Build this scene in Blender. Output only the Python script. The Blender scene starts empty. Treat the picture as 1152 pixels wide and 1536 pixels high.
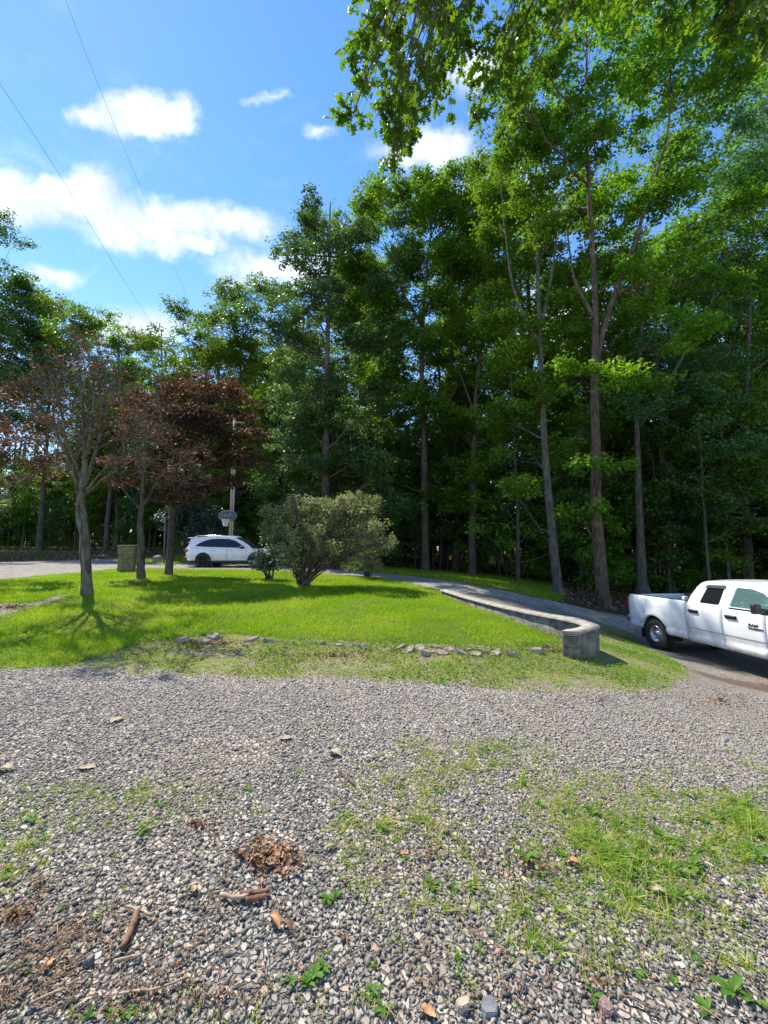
import bpy, bmesh, math, random
import numpy as np
from mathutils import Vector, Matrix
from mathutils.geometry import tessellate_polygon
S = bpy.context.scene
COL = S.collection
R = math.radians
# ------------------------------------------------------------ camera
CAMZ, FPX, PITCH = 1.7, 600.0, math.atan(44 / 600.0)
cd = bpy.data.cameras.new('camera'); cam = bpy.data.objects.new('camera', cd); COL.objects.link(cam)
cd.sensor_fit = 'HORIZONTAL'; cd.sensor_width = 36; cd.lens = FPX / 1152 * 36
cd.clip_start = .05; cd.clip_end = 2000
cam.location = (0, 0, CAMZ); cam.rotation_euler = (math.pi / 2 + PITCH, 0, 0)
S.camera = cam
# ------------------------------------------------------------ light
SUN_EL, SUN_AZ = R(53), math.atan2(-.70, .714)      # azimuth from +Y towards +X
sd = Vector((math.sin(SUN_AZ) * math.cos(SUN_EL), math.cos(SUN_AZ) * math.cos(SUN_EL), math.sin(SUN_EL)))
sl = bpy.data.lights.new('sun', 'SUN'); sun = bpy.data.objects.new('sun', sl); COL.objects.link(sun)
sl.energy = 4.1; sl.angle = R(.5); sl.color = (1, .94, .84)
sun.rotation_euler = sd.to_track_quat('Z', 'Y').to_euler()
S.view_settings.view_transform = 'Standard'; S.view_settings.look = 'None'
S.view_settings.gamma = 1; S.view_settings.exposure = 1.0
cy = S.cycles
cy.max_bounces = 10; cy.diffuse_bounces = 6; cy.glossy_bounces = 2; cy.transmission_bounces = 9; cy.transparent_max_bounces = 6
cy.use_adaptive_sampling = True
cy.sample_clamp_indirect = 10
W = bpy.data.worlds.new('World'); S.world = W; W.use_nodes = True


class NT:
    def __init__(s, tree): s.t = tree; s.t.nodes.clear()
    def n(s, typ, **kw):
        nd = s.t.nodes.new(typ); ins = kw.pop('ins', {})
        for k, v in kw.items(): setattr(nd, k, v)
        for k, v in ins.items(): s.put(nd.inputs[k], v)
        return nd
    def put(s, sock, v):
        if isinstance(v, bpy.types.NodeSocket): s.t.links.new(v, sock)
        elif isinstance(v, bpy.types.Node): s.t.links.new(v.outputs[0], sock)
        else:
            if isinstance(v, (tuple, list)) and len(v) == 3 and sock.type == 'RGBA': v = (*v, 1)
            sock.default_value = v
    def m(s, op, a, b=None, c=None, clamp=False):
        nd = s.n('ShaderNodeMath', operation=op, use_clamp=clamp)
        for i, v in enumerate((a, b, c)):
            if v is not None: s.put(nd.inputs[i], v)
        return nd.outputs[0]
    def vm(s, op, a, b=None):
        nd = s.n('ShaderNodeVectorMath', operation=op); s.put(nd.inputs[0], a)
        if b is not None: s.put(nd.inputs[1], b)
        return nd.outputs['Value'] if op in ('LENGTH', 'DOT_PRODUCT', 'DISTANCE') else nd.outputs[0]
    def mix(s, f, a, b, blend='MIX'):
        nd = s.n('ShaderNodeMix', data_type='RGBA', blend_type=blend, clamp_factor=True)
        s.put(nd.inputs[0], f); s.put(nd.inputs[6], a); s.put(nd.inputs[7], b)
        return nd.outputs[2]
    def noise(s, vec, scale, detail=3, rough=.5, dist=0.0, dims='3D', out=0):
        nd = s.n('ShaderNodeTexNoise', noise_dimensions=dims, ins={'Scale': scale, 'Detail': detail, 'Roughness': rough, 'Distortion': dist})
        if vec is not None: s.put(nd.inputs['Vector'], vec)
        return nd.outputs[out]
    def ramp(s, f, stops, interp='LINEAR'):
        nd = s.n('ShaderNodeValToRGB'); cr = nd.color_ramp; cr.interpolation = interp
        while len(cr.elements) < len(stops): cr.elements.new(.5)
        for e, (p, c) in zip(cr.elements, stops): e.position = p; e.color = (*c, 1) if len(c) == 3 else c
        s.put(nd.inputs[0], f); return nd.outputs[0]
    def ss(s, v, a, b):
        nd = s.n('ShaderNodeMapRange', interpolation_type='SMOOTHSTEP'); s.put(nd.inputs[0], v)
        s.put(nd.inputs[1], a); s.put(nd.inputs[2], b); return nd.outputs[0]


def ray(px, py):
    """unit-depth direction of a photograph pixel, numpy friendly"""
    x = (np.asarray(px, float) - 576) / FPX; y = (768 - np.asarray(py, float)) / FPX
    c, s = math.cos(PITCH), math.sin(PITCH)
    return np.stack([x, c - s * y, s + c * y], -1)


def P(px, py, Y):
    d = ray(px, py); d = d / d[..., 1:2]
    return np.array([0, 0, CAMZ]) + d * Y


# ---- world: Nishita sky and clouds
w = NT(W.node_tree)
tc = w.n('ShaderNodeTexCoord').outputs['Generated']
sky = w.n('ShaderNodeTexSky', sky_type='NISHITA', sun_disc=False)
sky.sun_elevation = SUN_EL; sky.sun_rotation = SUN_AZ; sky.air_density = 1.0; sky.dust_density = .02; sky.ozone_density = 1.6
hs = w.n('ShaderNodeHueSaturation', ins={'Hue': .507, 'Saturation': 1.24, 'Value': 1.0, 'Color': sky.outputs[0]})
sep = w.n('ShaderNodeSeparateXYZ', ins={0: tc})
yy = w.m('MAXIMUM', sep.outputs[1], .08)
uu = w.m('DIVIDE', sep.outputs[0], yy); vv = w.m('DIVIDE', sep.outputs[2], yy)
warp = w.noise(tc, 8, 6, .6, out=1)
wv = w.vm('SUBTRACT', warp, (.5, .5, .5))
front = w.m('GREATER_THAN', sep.outputs[1], .08)
uv = w.vm('ADD', w.n('ShaderNodeCombineXYZ', ins={0: uu, 1: vv}).outputs[0], w.vm('MULTIPLY', wv, (.26, .22, 0)))
cl = None
CL = [(200, 172, 62, 40, 1), (252, 182, 52, 36, 1), (150, 180, 40, 26, .8), (-30, 290, 80, 60, 1), (60, 300, 80, 42, 1), (130, 300, 70, 44, 1), (205, 335, 75, 48, 1),
      (280, 335, 75, 42, 1), (350, 340, 75, 34, .85), (300, 372, 70, 24, .8), (80, 412, 60, 20, .6), (190, 500, 75, 40, .75), (400, 140, 34, 12, .35),
      (480, 195, 40, 14, .4), (640, 230, 90, 40, .8), (720, 110, 60, 40, .8), (860, 480, 80, 70, .9), (450, 400, 120, 40, .7), (-300, 350, 160, 80, 1), (1400, 400, 200, 90, .9), (760, 300, 90, 60, .7)]
for px, py, rx, ry, a in CL:
    d = ray(px, py); u0, v0 = d[0] / d[1], d[2] / d[1]
    q = w.vm('MULTIPLY', w.vm('SUBTRACT', uv, (u0, v0, 0)), (FPX / rx, FPX / ry, 0))
    L = w.vm('LENGTH', q)
    b = w.m('MULTIPLY', w.m('SUBTRACT', 1.4, L), a)
    cl = b if cl is None else w.m('MAXIMUM', cl, b)
cl = w.m('MULTIPLY', cl, front)
gen = w.ss(w.noise(w.vm('MULTIPLY', tc, (1, 1, 2.2)), 2.3, 7, .6), .57, .72)     # more clouds round the rest of the sky
cl = w.m('MAXIMUM', w.ss(w.m('ADD', cl, w.m('MULTIPLY', w.m('SUBTRACT', w.noise(tc, 26, 5, .65), .5), .55)), .05, 1.0), w.m('MULTIPLY', gen, w.m('SUBTRACT', 1, front)))
wisp = w.m('MULTIPLY', w.ss(w.noise(w.vm('ADD', w.vm('MULTIPLY', tc, (1, 1, 2.5)), w.vm('MULTIPLY', wv, (.15, .15, .1))), 3.0, 6, .65), .52, .8), .35)
cl = w.m('MAXIMUM', cl, wisp)
cc = w.mix(w.ss(w.noise(tc, 9, 6, .62), .35, .62), (3.1, 3.4, 4.0), (5.2, 5.15, 5.2))
hz = w.m('MULTIPLY', w.ss(sep.outputs[2], .62, .12), .30)
skyc = w.mix(w.m('MULTIPLY', cl, .93), w.mix(hz, hs.outputs[0], (3.0, 3.8, 5.0)), cc)
bg = w.n('ShaderNodeBackground', ins={0: skyc, 1: .15})
w.n('ShaderNodeOutputWorld', ins={0: bg})

# ------------------------------------------------------------ terrain
CP = np.array([
    (0, 0, 0), (-3, 2, .08), (3, 2, -.15), (0, 3, .0), (6, 3, -.7), (4.3, 4.5, -.46), (3.0, 6.45, -.16), (3.7, 7, -.24), (1.9, 11.4, .05), (2.7, 8.4, .0),
    (3.6, 10, -.2), (7.6, 11.3, -1.29), (9.6, 11.3, -1.29), (7.8, 7.8, -1.14), (9.8, 7.8, -1.14), (7.6, 12.8, -1.3), (9.2, 17, -1.02), (8.1, 19, -.7),
    (2.8, 27, -.24), (-2.6, 13, .27), (-7, 9.5, .43), (-7.9, 13, .49), (-7.8, 14.5, .49), (-9.7, 21.6, .31), (-9.7, 23.5, .31), (-6.8, 22, .29),
    (-10.3, 16, .53), (-12.5, 13, .49), (-21, 22, .56), (-4.8, 5, .11), (-.6, 4.85, .03), (4.5, 6, -.42), (-3.1, 6.5, .1), (.24, 6.2, .04), (2.3, 6.3, -.05),
    (-5, 17, .36), (.6, 16, .2), (5.4, 14.6, -.25), (-15, 30, .6), (0, 35, .1), (15, 30, -1), (30, 40, -1.4), (-40, 50, .9), (0, -5, .1), (-10, -5, .4),
    (10, -5, -1), (25, 5, -1.9), (-30, 5, .8), (40, 90, -1.5), (-60, 90, 1), (0, 90, 0), (90, 60, -2), (-90, 60, 1), (90, -20, -2.5), (-90, -20, 1), (0, -30, 0)], float)
def _k(r2): return np.where(r2 > 0, r2 * np.log(np.maximum(r2, 1e-12)) * .5, 0)
_A = _k(((CP[:, None, :2] - CP[None, :, :2]) ** 2).sum(-1)) + .04 * np.eye(len(CP))
_Pm = np.c_[np.ones(len(CP)), CP[:, :2]]
_n = len(CP)
_w = np.linalg.solve(np.block([[_A, _Pm], [_Pm.T, np.zeros((3, 3))]]), np.r_[CP[:, 2], 0, 0, 0])
def H(x, y):
    x = np.asarray(x, float); y = np.asarray(y, float); out = _w[_n] + _w[_n + 1] * x + _w[_n + 2] * y
    for i in range(_n): out = out + _w[i] * _k((x - CP[i, 0]) ** 2 + (y - CP[i, 1]) ** 2)
    return out
def at(px, py):
    """where the ray of a pixel meets the ground"""
    d = ray(px, py); t = CAMZ / np.maximum(-d[..., 2], .012)
    for i in range(60):
        z = H(t * d[..., 0], t * d[..., 1])
        t = t + .5 * ((CAMZ - z) / np.maximum(-d[..., 2], .012) - t)
        t = np.clip(t, .3, 90)
    x = t * d[..., 0]; y = t * d[..., 1]
    return np.stack([x, y, H(x, y)], -1)

# ------------------------------------------------------------ object helpers
def tag(o, label=None, cat=None, group=None, kind=None):
    if label: o['label'] = label
    if cat: o['category'] = cat
    if group: o['group'] = group
    if kind: o['kind'] = kind
    return o
def empty(name, loc, rot=(0, 0, 0), label=None, cat=None, group=None):
    o = bpy.data.objects.new(name, None); COL.objects.link(o); o.location = loc; o.rotation_euler = rot
    o.empty_display_size = .2
    return tag(o, label, cat, group)
def copy_tree(o, parent=None):
    c = o.copy(); COL.objects.link(c); c.parent = parent
    for k in ('label',):
        if k in c and parent is None: del c[k]
    for ch in o.children: copy_tree(ch, c)
    return c

class MB:
    def __init__(s): s.V = []; s.F = {3: [], 4: []}; s.N = []; s.n = 0; s.A = []
    def add(s, V, F, rnd=0.0):
        V = np.asarray(V, np.float32).reshape(-1, 3)
        fs = F if isinstance(F, list) and len(F) and not np.isscalar(F[0]) else F
        if isinstance(fs, np.ndarray):
            if fs.shape[1] in s.F: s.F[fs.shape[1]].append(fs + s.n)
            else: s.N += [list(f + s.n) for f in fs]
        else:
            for f in fs:
                if len(f) in s.F: s.F[len(f)].append(np.array([f]) + s.n)
                else: s.N.append([i + s.n for i in f])
        s.V.append(V); s.A.append(np.broadcast_to(np.asarray(rnd, np.float32), (len(V),))); s.n += len(V)
        return s
    def build(s, name, mat, parent=None, smooth=False):
        me = bpy.data.meshes.new(name)
        V = np.concatenate(s.V) if s.V else np.zeros((0, 3), np.float32)
        L = []; T = []
        for k in (3, 4):
            if s.F[k]:
                f = np.concatenate(s.F[k]); L.append(f.ravel()); T.append(np.full(len(f), k))
        if s.N:
            L.append(np.concatenate([np.array(f) for f in s.N])); T.append(np.array([len(f) for f in s.N]))
        L = np.concatenate(L).astype(np.int32); T = np.concatenate(T).astype(np.int32)
        me.vertices.add(len(V)); me.vertices.foreach_set('co', V.ravel())
        me.loops.add(len(L)); me.loops.foreach_set('vertex_index', L)
        me.polygons.add(len(T)); me.polygons.foreach_set('loop_start', (np.cumsum(T) - T).astype(np.int32))
        if smooth: me.polygons.foreach_set('use_smooth', np.ones(len(T), bool))
        a = me.attributes.new('rnd', 'FLOAT', 'POINT'); a.data.foreach_set('value', np.concatenate(s.A).astype(np.float32))
        me.update(calc_edges=True)
        for m_ in (mat if isinstance(mat, (list, tuple)) else [mat]): me.materials.append(m_)
        o = bpy.data.objects.new(name, me); COL.objects.link(o)
        if parent is not None: o.parent = parent
        return o
    # shapes
    def tube(s, pts, rad, n=8, rnd=0.0, cap=True, rough=0.0, rng=None):
        pts = np.asarray(pts, float); rad = np.broadcast_to(np.asarray(rad, float), (len(pts),))
        T = np.gradient(pts, axis=0); T /= np.linalg.norm(T, axis=1)[:, None] + 1e-9
        ref = np.array([0, 0, 1.]) if abs(T[0][2]) < .9 else np.array([1., 0, 0])
        V = []; a = np.arange(n) * 2 * math.pi / n
        u = np.cross(T[0], ref); u /= np.linalg.norm(u)
        for p, t, r in zip(pts, T, rad):
            u = u - t * np.dot(u, t); u /= np.linalg.norm(u) + 1e-9; v = np.cross(t, u)
            rr = r * (1 + (rough * rng.uniform(-1, 1, n) if rough else 0))
            V.append(p + np.outer(np.cos(a) * rr, u) + np.outer(np.sin(a) * rr, v))
        m = len(pts); i = np.arange(m - 1)[:, None] * n; j = np.arange(n)[None]; k = (j + 1) % n
        F = np.stack([i + j, i + k, i + n + k, i + n + j], -1).reshape(-1, 4)
        V = np.concatenate(V)
        s.add(V, F, rnd)
        if cap:
            b = s.n - len(V)
            s.N.append([b + x for x in range(n)][::-1]); s.N.append([b + (m - 1) * n + x for x in range(n)])
        return s
    def box(s, c, d, bev=0.0, rot=None, seg=2, taper=1.0):
        bm = bmesh.new(); bmesh.ops.create_cube(bm, size=1)
        for v in bm.verts:
            if v.co.z > 0: v.co.x *= taper; v.co.y *= taper
        bmesh.ops.scale(bm, vec=d, verts=bm.verts)
        if bev: bmesh.ops.bevel(bm, geom=bm.edges[:], offset=bev, segments=seg, affect='EDGES', profile=.6)
        if rot is not None: bmesh.ops.rotate(bm, matrix=rot if isinstance(rot, Matrix) else Matrix.Rotation(rot, 3, 'Z'), verts=bm.verts)
        bm.verts.index_update()
        s.add([v.co[:] for v in bm.verts] + np.array(c), [[v.index for v in f.verts] for f in bm.faces]); bm.free(); return s
    def lathe(s, prof, axis='Y', c=(0, 0, 0), n=32, sx=1):
        prof = np.asarray(prof, float); a = np.arange(n) * 2 * math.pi / n      # prof: (radius, along)
        V = []
        for r, h in prof:
            if axis == 'Y': V.append(np.stack([r * np.cos(a), np.full(n, h), r * np.sin(a)], -1))
            else: V.append(np.stack([r * np.cos(a), r * np.sin(a), np.full(n, h)], -1))
        m = len(prof); i = np.arange(m - 1)[:, None] * n; j = np.arange(n)[None]; k = (j + 1) % n
        F = np.stack([i + j, i + k, i + n + k, i + n + j], -1).reshape(-1, 4)
        s.add(np.concatenate(V) + np.array(c), F); return s
    def grid(s, G, rnd=0.0):
        G = np.asarray(G, float); m, n = G.shape[:2]
        i = np.arange(m - 1)[:, None] * n; j = np.arange(n - 1)[None]
        F = np.stack([i + j, i + j + 1, i + n + j + 1, i + n + j], -1).reshape(-1, 4)
        s.add(G.reshape(-1, 3), F, rnd); return s
    def poly(s, outer, holes, f, thick=None):
        """flat outline with holes, mapped to 3D by f(u, v); thick = offset vector for a second skin and rims"""
        loops = [outer] + list(holes)
        tri = tessellate_polygon([[Vector((*p, 0)) for p in l] for l in loops])
        flat = [p for l in loops for p in l]
        V = np.array([f(*p) for p in flat], float)
        s.add(V, [list(t) for t in tri])
        if thick is not None:
            s.add(V + np.array(thick), [list(t)[::-1] for t in tri]); b = 0
            for l in loops:
                n = len(l); A = V[b:b + n]; Bq = A + np.array(thick)
                s.add(np.concatenate([A, Bq]), [[i, (i + 1) % n, n + (i + 1) % n, n + i] for i in range(n)]); b += n
        return s

def mat(name, col, rough=.6, metal=0.0, spec=.5, vary=0.0, vscale=6.0, bump=0.0, bscale=40.0, coat=0.0, col2=None):
    m = bpy.data.materials.new(name); m.use_nodes = True; t = NT(m.node_tree)
    oc = t.n('ShaderNodeTexCoord').outputs['Object']
    c = col
    if vary or col2: c = t.mix(t.ss(t.noise(oc, vscale, 5, .6), .3, .7), tuple(x * (1 - vary) for x in col), col2 or tuple(min(1, x * (1 + vary)) for x in col))
    p = t.n('ShaderNodeBsdfPrincipled', ins={'Base Color': c, 'Roughness': rough, 'Metallic': metal, 'Specular IOR Level': spec, 'Coat Weight': coat})
    if bump: t.put(p.inputs['Normal'], t.n('ShaderNodeBump', ins={'Strength': bump, 'Distance': .02, 'Height': t.noise(oc, bscale, 5, .65)}))
    t.n('ShaderNodeOutputMaterial', ins={0: p}); return m

def leafmat(name, c1, c2, c3, trans=.45, rough=.45, tcol=(1.25, 1.25, .35), gloss=.35, lerp=(0, .5, 1)):
    """leaf: diffuse + translucent + a little gloss; hue differs leaf by leaf through the rnd attribute"""
    m = bpy.data.materials.new(name); m.use_nodes = True; t = NT(m.node_tree)
    r = t.n('ShaderNodeAttribute', attribute_name='rnd').outputs['Fac']
    c = t.ramp(r, [(lerp[0], c1), (lerp[1], c2), (lerp[2], c3)])
    oi = t.n('ShaderNodeObjectInfo').outputs['Random']
    c = t.n('ShaderNodeHueSaturation', ins={'Hue': t.m('MULTIPLY_ADD', oi, .024, .488), 'Value': t.m('MULTIPLY_ADD', oi, .3, .85), 'Color': c}).outputs[0]
    p = t.n('ShaderNodeBsdfPrincipled', ins={'Base Color': c, 'Roughness': rough, 'Specular IOR Level': gloss})
    tr = t.n('ShaderNodeBsdfTranslucent', ins={0: t.mix(1.0, c, tcol, 'MULTIPLY')})
    t.n('ShaderNodeOutputMaterial', ins={0: t.n('ShaderNodeMixShader', ins={0: trans, 1: p, 2: tr})}); return m

def barkmat(name, c1, c2, sc=1.0, moss=None):
    m = bpy.data.materials.new(name); m.use_nodes = True; t = NT(m.node_tree)
    oc = t.n('ShaderNodeTexCoord').outputs['Object']
    st = t.vm('MULTIPLY', oc, (14 * sc, 14 * sc, 2.2 * sc))
    nz = t.noise(st, 1.0, 6, .65, .6)
    c = t.mix(t.ss(nz, .35, .66), c1, c2)
    c = t.mix(t.m('MULTIPLY', t.ss(t.noise(oc, 1.7, 4, .6), .5, .7), .6), c, moss or tuple(x * 1.5 for x in c2))
    p = t.n('ShaderNodeBsdfPrincipled', ins={'Base Color': c, 'Roughness': .9, 'Specular IOR Level': .2})
    t.put(p.inputs['Normal'], t.n('ShaderNodeBump', ins={'Strength': .9, 'Distance': .03, 'Height': nz}))
    t.n('ShaderNodeOutputMaterial', ins={0: p}); return m
# ------------------------------------------------------------ ground
rng = np.random.default_rng(7)
def world_poly(pts): return at([p[0] for p in pts], [p[1] for p in pts])[:, :2]
LAWN = world_poly([(-500, 1090), (-200, 1030), (0, 1000), (100, 998), (150, 984), (205, 966), (260, 957), (350, 950), (430, 957), (600, 963), (760, 969), (822, 966),
                   (843, 950), (800, 922), (740, 906), (672, 890), (620, 877), (560, 867), (480, 861), (380, 856), (280, 855), (240, 854), (180, 854), (130, 859), (60, 865), (0, 871), (-300, 890), (-900, 930)])
WEED = world_poly([(-500, 1110), (-200, 1036), (0, 1004), (140, 1000), (200, 1009), (300, 1012), (400, 1018), (500, 1016), (600, 1022), (700, 1028), (830, 1038), (900, 1034), (960, 1040), (1030, 1020),
                   (1024, 1000), (1000, 985), (978, 978), (960, 965), (952, 950), (920, 941), (893, 938), (850, 950), (800, 940), (600, 940), (300, 930), (0, 960)])
ROAD = world_poly([(-700, 856), (-300, 850), (0, 843), (100, 841.3), (190, 839.5), (205, 841), (218, 845), (285, 845.5), (400, 847), (480, 853), (560, 858), (640, 867), (715, 879), (800, 896), (860, 908),
                   (925, 924), (950, 930), (952, 950), (920, 940), (893, 930), (862, 922), (800, 906), (675, 887), (600, 873), (540, 864), (480, 859), (400, 854), (280, 852), (240, 852),
                   (180, 852), (130, 857), (60, 863), (0, 869), (-300, 888), (-900, 930)])
BACK = world_poly([(-900, 856), (-300, 850), (0, 843), (190, 838), (285, 845), (400, 847), (480, 853), (560, 858), (640, 866), (715, 879), (800, 896), (860, 908), (925, 922), (960, 928), (1010, 922)])
BACK = np.concatenate([BACK, [(14, 13), (14, 4), (40, 2), (90, 0), (90, 95), (-90, 95), (-90, 20)]])
STRIP = world_poly([(218, 836), (290, 833.5), (400, 835), (520, 845), (545, 857), (560, 858), (640, 866), (715, 879), (800, 896), (835, 902), (850, 892), (822, 872), (740, 862), (640, 855), (560, 850), (520, 846), (400, 847), (285, 845), (218, 845)])
BARE = world_poly([(-40, 905), (40, 905), (88, 893), (110, 889), (95, 899), (50, 912), (0, 925), (-40, 930)])

def sdist(poly, x, y):
    """signed distance to a polygon, positive inside"""
    x = np.asarray(x, float); y = np.asarray(y, float)
    d2 = np.full(x.shape, 1e9); ins = np.zeros(x.shape, bool)
    n = len(poly)
    for i in range(n):
        ax, ay = poly[i]; bx, by = poly[(i + 1) % n]
        ex, ey = bx - ax, by - ay; L = ex * ex + ey * ey + 1e-12
        t = np.clip(((x - ax) * ex + (y - ay) * ey) / L, 0, 1)
        d2 = np.minimum(d2, (x - ax - t * ex) ** 2 + (y - ay - t * ey) ** 2)
        c = (ay > y) != (by > y)
        xi = ax + (y - ay) * ex / (ey if abs(ey) > 1e-12 else 1e-12)
        ins ^= c & (x < xi)
    return np.where(ins, 1, -1) * np.sqrt(d2)
def sm(v, a, b): t = np.clip((v - a) / (b - a), 0, 1); return t * t * (3 - 2 * t)
_NG = {}
def vnoise(x, y, s, seed=0):
    """smooth value noise, numpy"""
    g = _NG.setdefault(seed, np.random.default_rng(100 + seed).random((257, 257)))
    x = np.asarray(x) * s + 1000; y = np.asarray(y) * s + 1000
    i = np.floor(x).astype(int); j = np.floor(y).astype(int); fx = x - i; fy = y - j
    fx = fx * fx * (3 - 2 * fx); fy = fy * fy * (3 - 2 * fy); i %= 256; j %= 256
    return (g[i, j] * (1 - fx) + g[i + 1, j] * fx) * (1 - fy) + (g[i, j + 1] * (1 - fx) + g[i + 1, j + 1] * fx) * fy
def fbm(x, y, s, seed=0): return .55 * vnoise(x, y, s, seed) + .28 * vnoise(x, y, s * 2.1, seed + 1) + .17 * vnoise(x, y, s * 4.3, seed + 2)

xs = np.unique(np.r_[-100 + 4 * np.arange(19), np.arange(-26, -14, .5), np.arange(-14, 11, .13), np.arange(11, 26, .5), np.arange(26, 101, 4)])
ys = np.unique(np.r_[np.arange(-30, -2, 2), np.arange(-2, 24, .13), np.arange(24, 36, .5), np.arange(36, 100, 4)])
GX, GY = np.meshgrid(xs, ys); GZ = H(GX, GY)
GZ = GZ + np.where((np.abs(GX) < 14) & (GY > -2) & (GY < 24), .035 * (fbm(GX, GY, 1.1, 20) - .5), 0)
def Hs(x, y):
    """height of the ground sheet itself"""
    x = np.asarray(x, float); y = np.asarray(y, float)
    i = np.clip(np.searchsorted(xs, x) - 1, 0, len(xs) - 2); j = np.clip(np.searchsorted(ys, y) - 1, 0, len(ys) - 2)
    fx = np.clip((x - xs[i]) / (xs[i + 1] - xs[i]), 0, 1); fy = np.clip((y - ys[j]) / (ys[j + 1] - ys[j]), 0, 1)
    return (GZ[j, i] * (1 - fx) + GZ[j, i + 1] * fx) * (1 - fy) + (GZ[j + 1, i] * (1 - fx) + GZ[j + 1, i + 1] * fx) * fy
fxv, fyv = GX.ravel(), GY.ravel()
dl, dw, dr, db, dst, dba = [sdist(p, fxv, fyv) for p in (LAWN, WEED, ROAD, BACK, STRIP, BARE)]
a_grass = np.maximum(sm(dl, -.25, .15), .85 * sm(dst, -.5, .3)) * (1 - sm(dba, -.15, .25))
a_weed = sm(dw, -.3, .25) * (1 - sm(dl, -.1, .3))
a_forest = sm(db, -.3, .5)
a_road = sm(dr, -.2, .2)
gm = bpy.data.materials.new('ground_cover'); gm.use_nodes = True; t = NT(gm.node_tree)
tcn = t.n('ShaderNodeTexCoord').outputs['Object']
att = lambda n: t.n('ShaderNodeAttribute', attribute_name=n).outputs['Fac']
n1 = t.noise(tcn, 9, 5, .65); n2 = t.noise(tcn, .8, 4, .55); n3 = t.noise(tcn, 34, 4, .6)
vo = t.n('ShaderNodeTexVoronoi', ins={'Scale': 30.0, 'Randomness': 1.0, 'Vector': t.vm('ADD', tcn, t.vm('MULTIPLY', t.noise(tcn, 20, 2, .5, out=1), (.02, .02, .02)))})
vd = t.n('ShaderNodeTexVoronoi', feature='DISTANCE_TO_EDGE', ins={'Scale': 30.0, 'Vector': t.vm('ADD', tcn, t.vm('MULTIPLY', t.noise(tcn, 20, 2, .5, out=1), (.02, .02, .02)))})
cr = t.n('ShaderNodeSeparateColor', ins={0: vo.outputs['Color']})
stone = t.ramp(cr.outputs[0], [(0, (.19, .168, .14)), (.35, (.31, .275, .235)), (.7, (.42, .375, .32)), (.93, (.55, .49, .42)), (1, (.42, .29, .20))])
gap = t.ss(vd.outputs['Distance'], .02, .14)
grav = t.mix(gap, (.13, .11, .09), stone)
grav = t.mix(t.m('MULTIPLY', t.ss(n2, .42, .68), .5), grav, (.29, .225, .17))
pale = t.mix(.5, grav, t.mix(n1, (.52, .48, .39), (.64, .59, .49)))
dirt = t.mix(n1, (.09, .06, .042), (.17, .12, .085))
litter = t.ramp(t.noise(tcn, 16, 6, .7), [(.3, (.035, .024, .017)), (.5, (.10, .062, .038)), (.66, (.20, .125, .075)), (.8, (.06, .08, .02))])
grass = t.ramp(t.noise(tcn, 24, 5, .7), [(.25, (.09, .10, .02)), (.55, (.13, .18, .018)), (.8, (.26, .26, .08))])
weedg = t.mix(t.ss(t.noise(tcn, 2.6, 5, .65), .34, .54), t.mix(.45, grav, (.34, .26, .16)), t.ramp(t.noise(tcn, 15, 6, .75), [(.3, (.14, .12, .05)), (.45, (.17, .22, .03)), (.62, (.32, .29, .12)), (.75, (.22, .27, .04))]))
def msk(a, wd=.7): return t.ss(t.m('ADD', a, t.m('MULTIPLY', t.m('SUBTRACT', n1, .5), wd * 1.4)), .38, .62)
n5 = t.noise(tcn, 5, 5, .65)
c = t.mix(t.m('MULTIPLY', t.ss(n5, .4, .65), .35), grav, (.40, .34, .28))
pale = t.mix(t.m('MULTIPLY', t.ss(n5, .45, .62), .6), pale, (.20, .18, .14))
c = t.mix(msk(att('road')), c, pale)
c = t.mix(t.m('MULTIPLY', msk(att('soil')), .8), c, dirt)
c = t.mix(msk(att('forest')), c, litter)
c = t.mix(t.ss(t.m('ADD', att('weed'), t.m('MULTIPLY', t.m('SUBTRACT', t.noise(tcn, 2.2, 5, .6), .5), 2.6)), .35, .75), c, weedg)
c = t.mix(msk(att('grass')), c, grass)
p = t.n('ShaderNodeBsdfPrincipled', ins={'Base Color': c, 'Roughness': .92, 'Specular IOR Level': .15})
hh = t.m('ADD', t.m('MULTIPLY', gap, t.m('ADD', cr.outputs[1], .4)), t.m('MULTIPLY', n3, .5))
t.put(p.inputs['Normal'], t.n('ShaderNodeBump', ins={'Strength': 1.0, 'Distance': .02, 'Height': hh}))
t.n('ShaderNodeOutputMaterial', ins={0: p})

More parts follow.
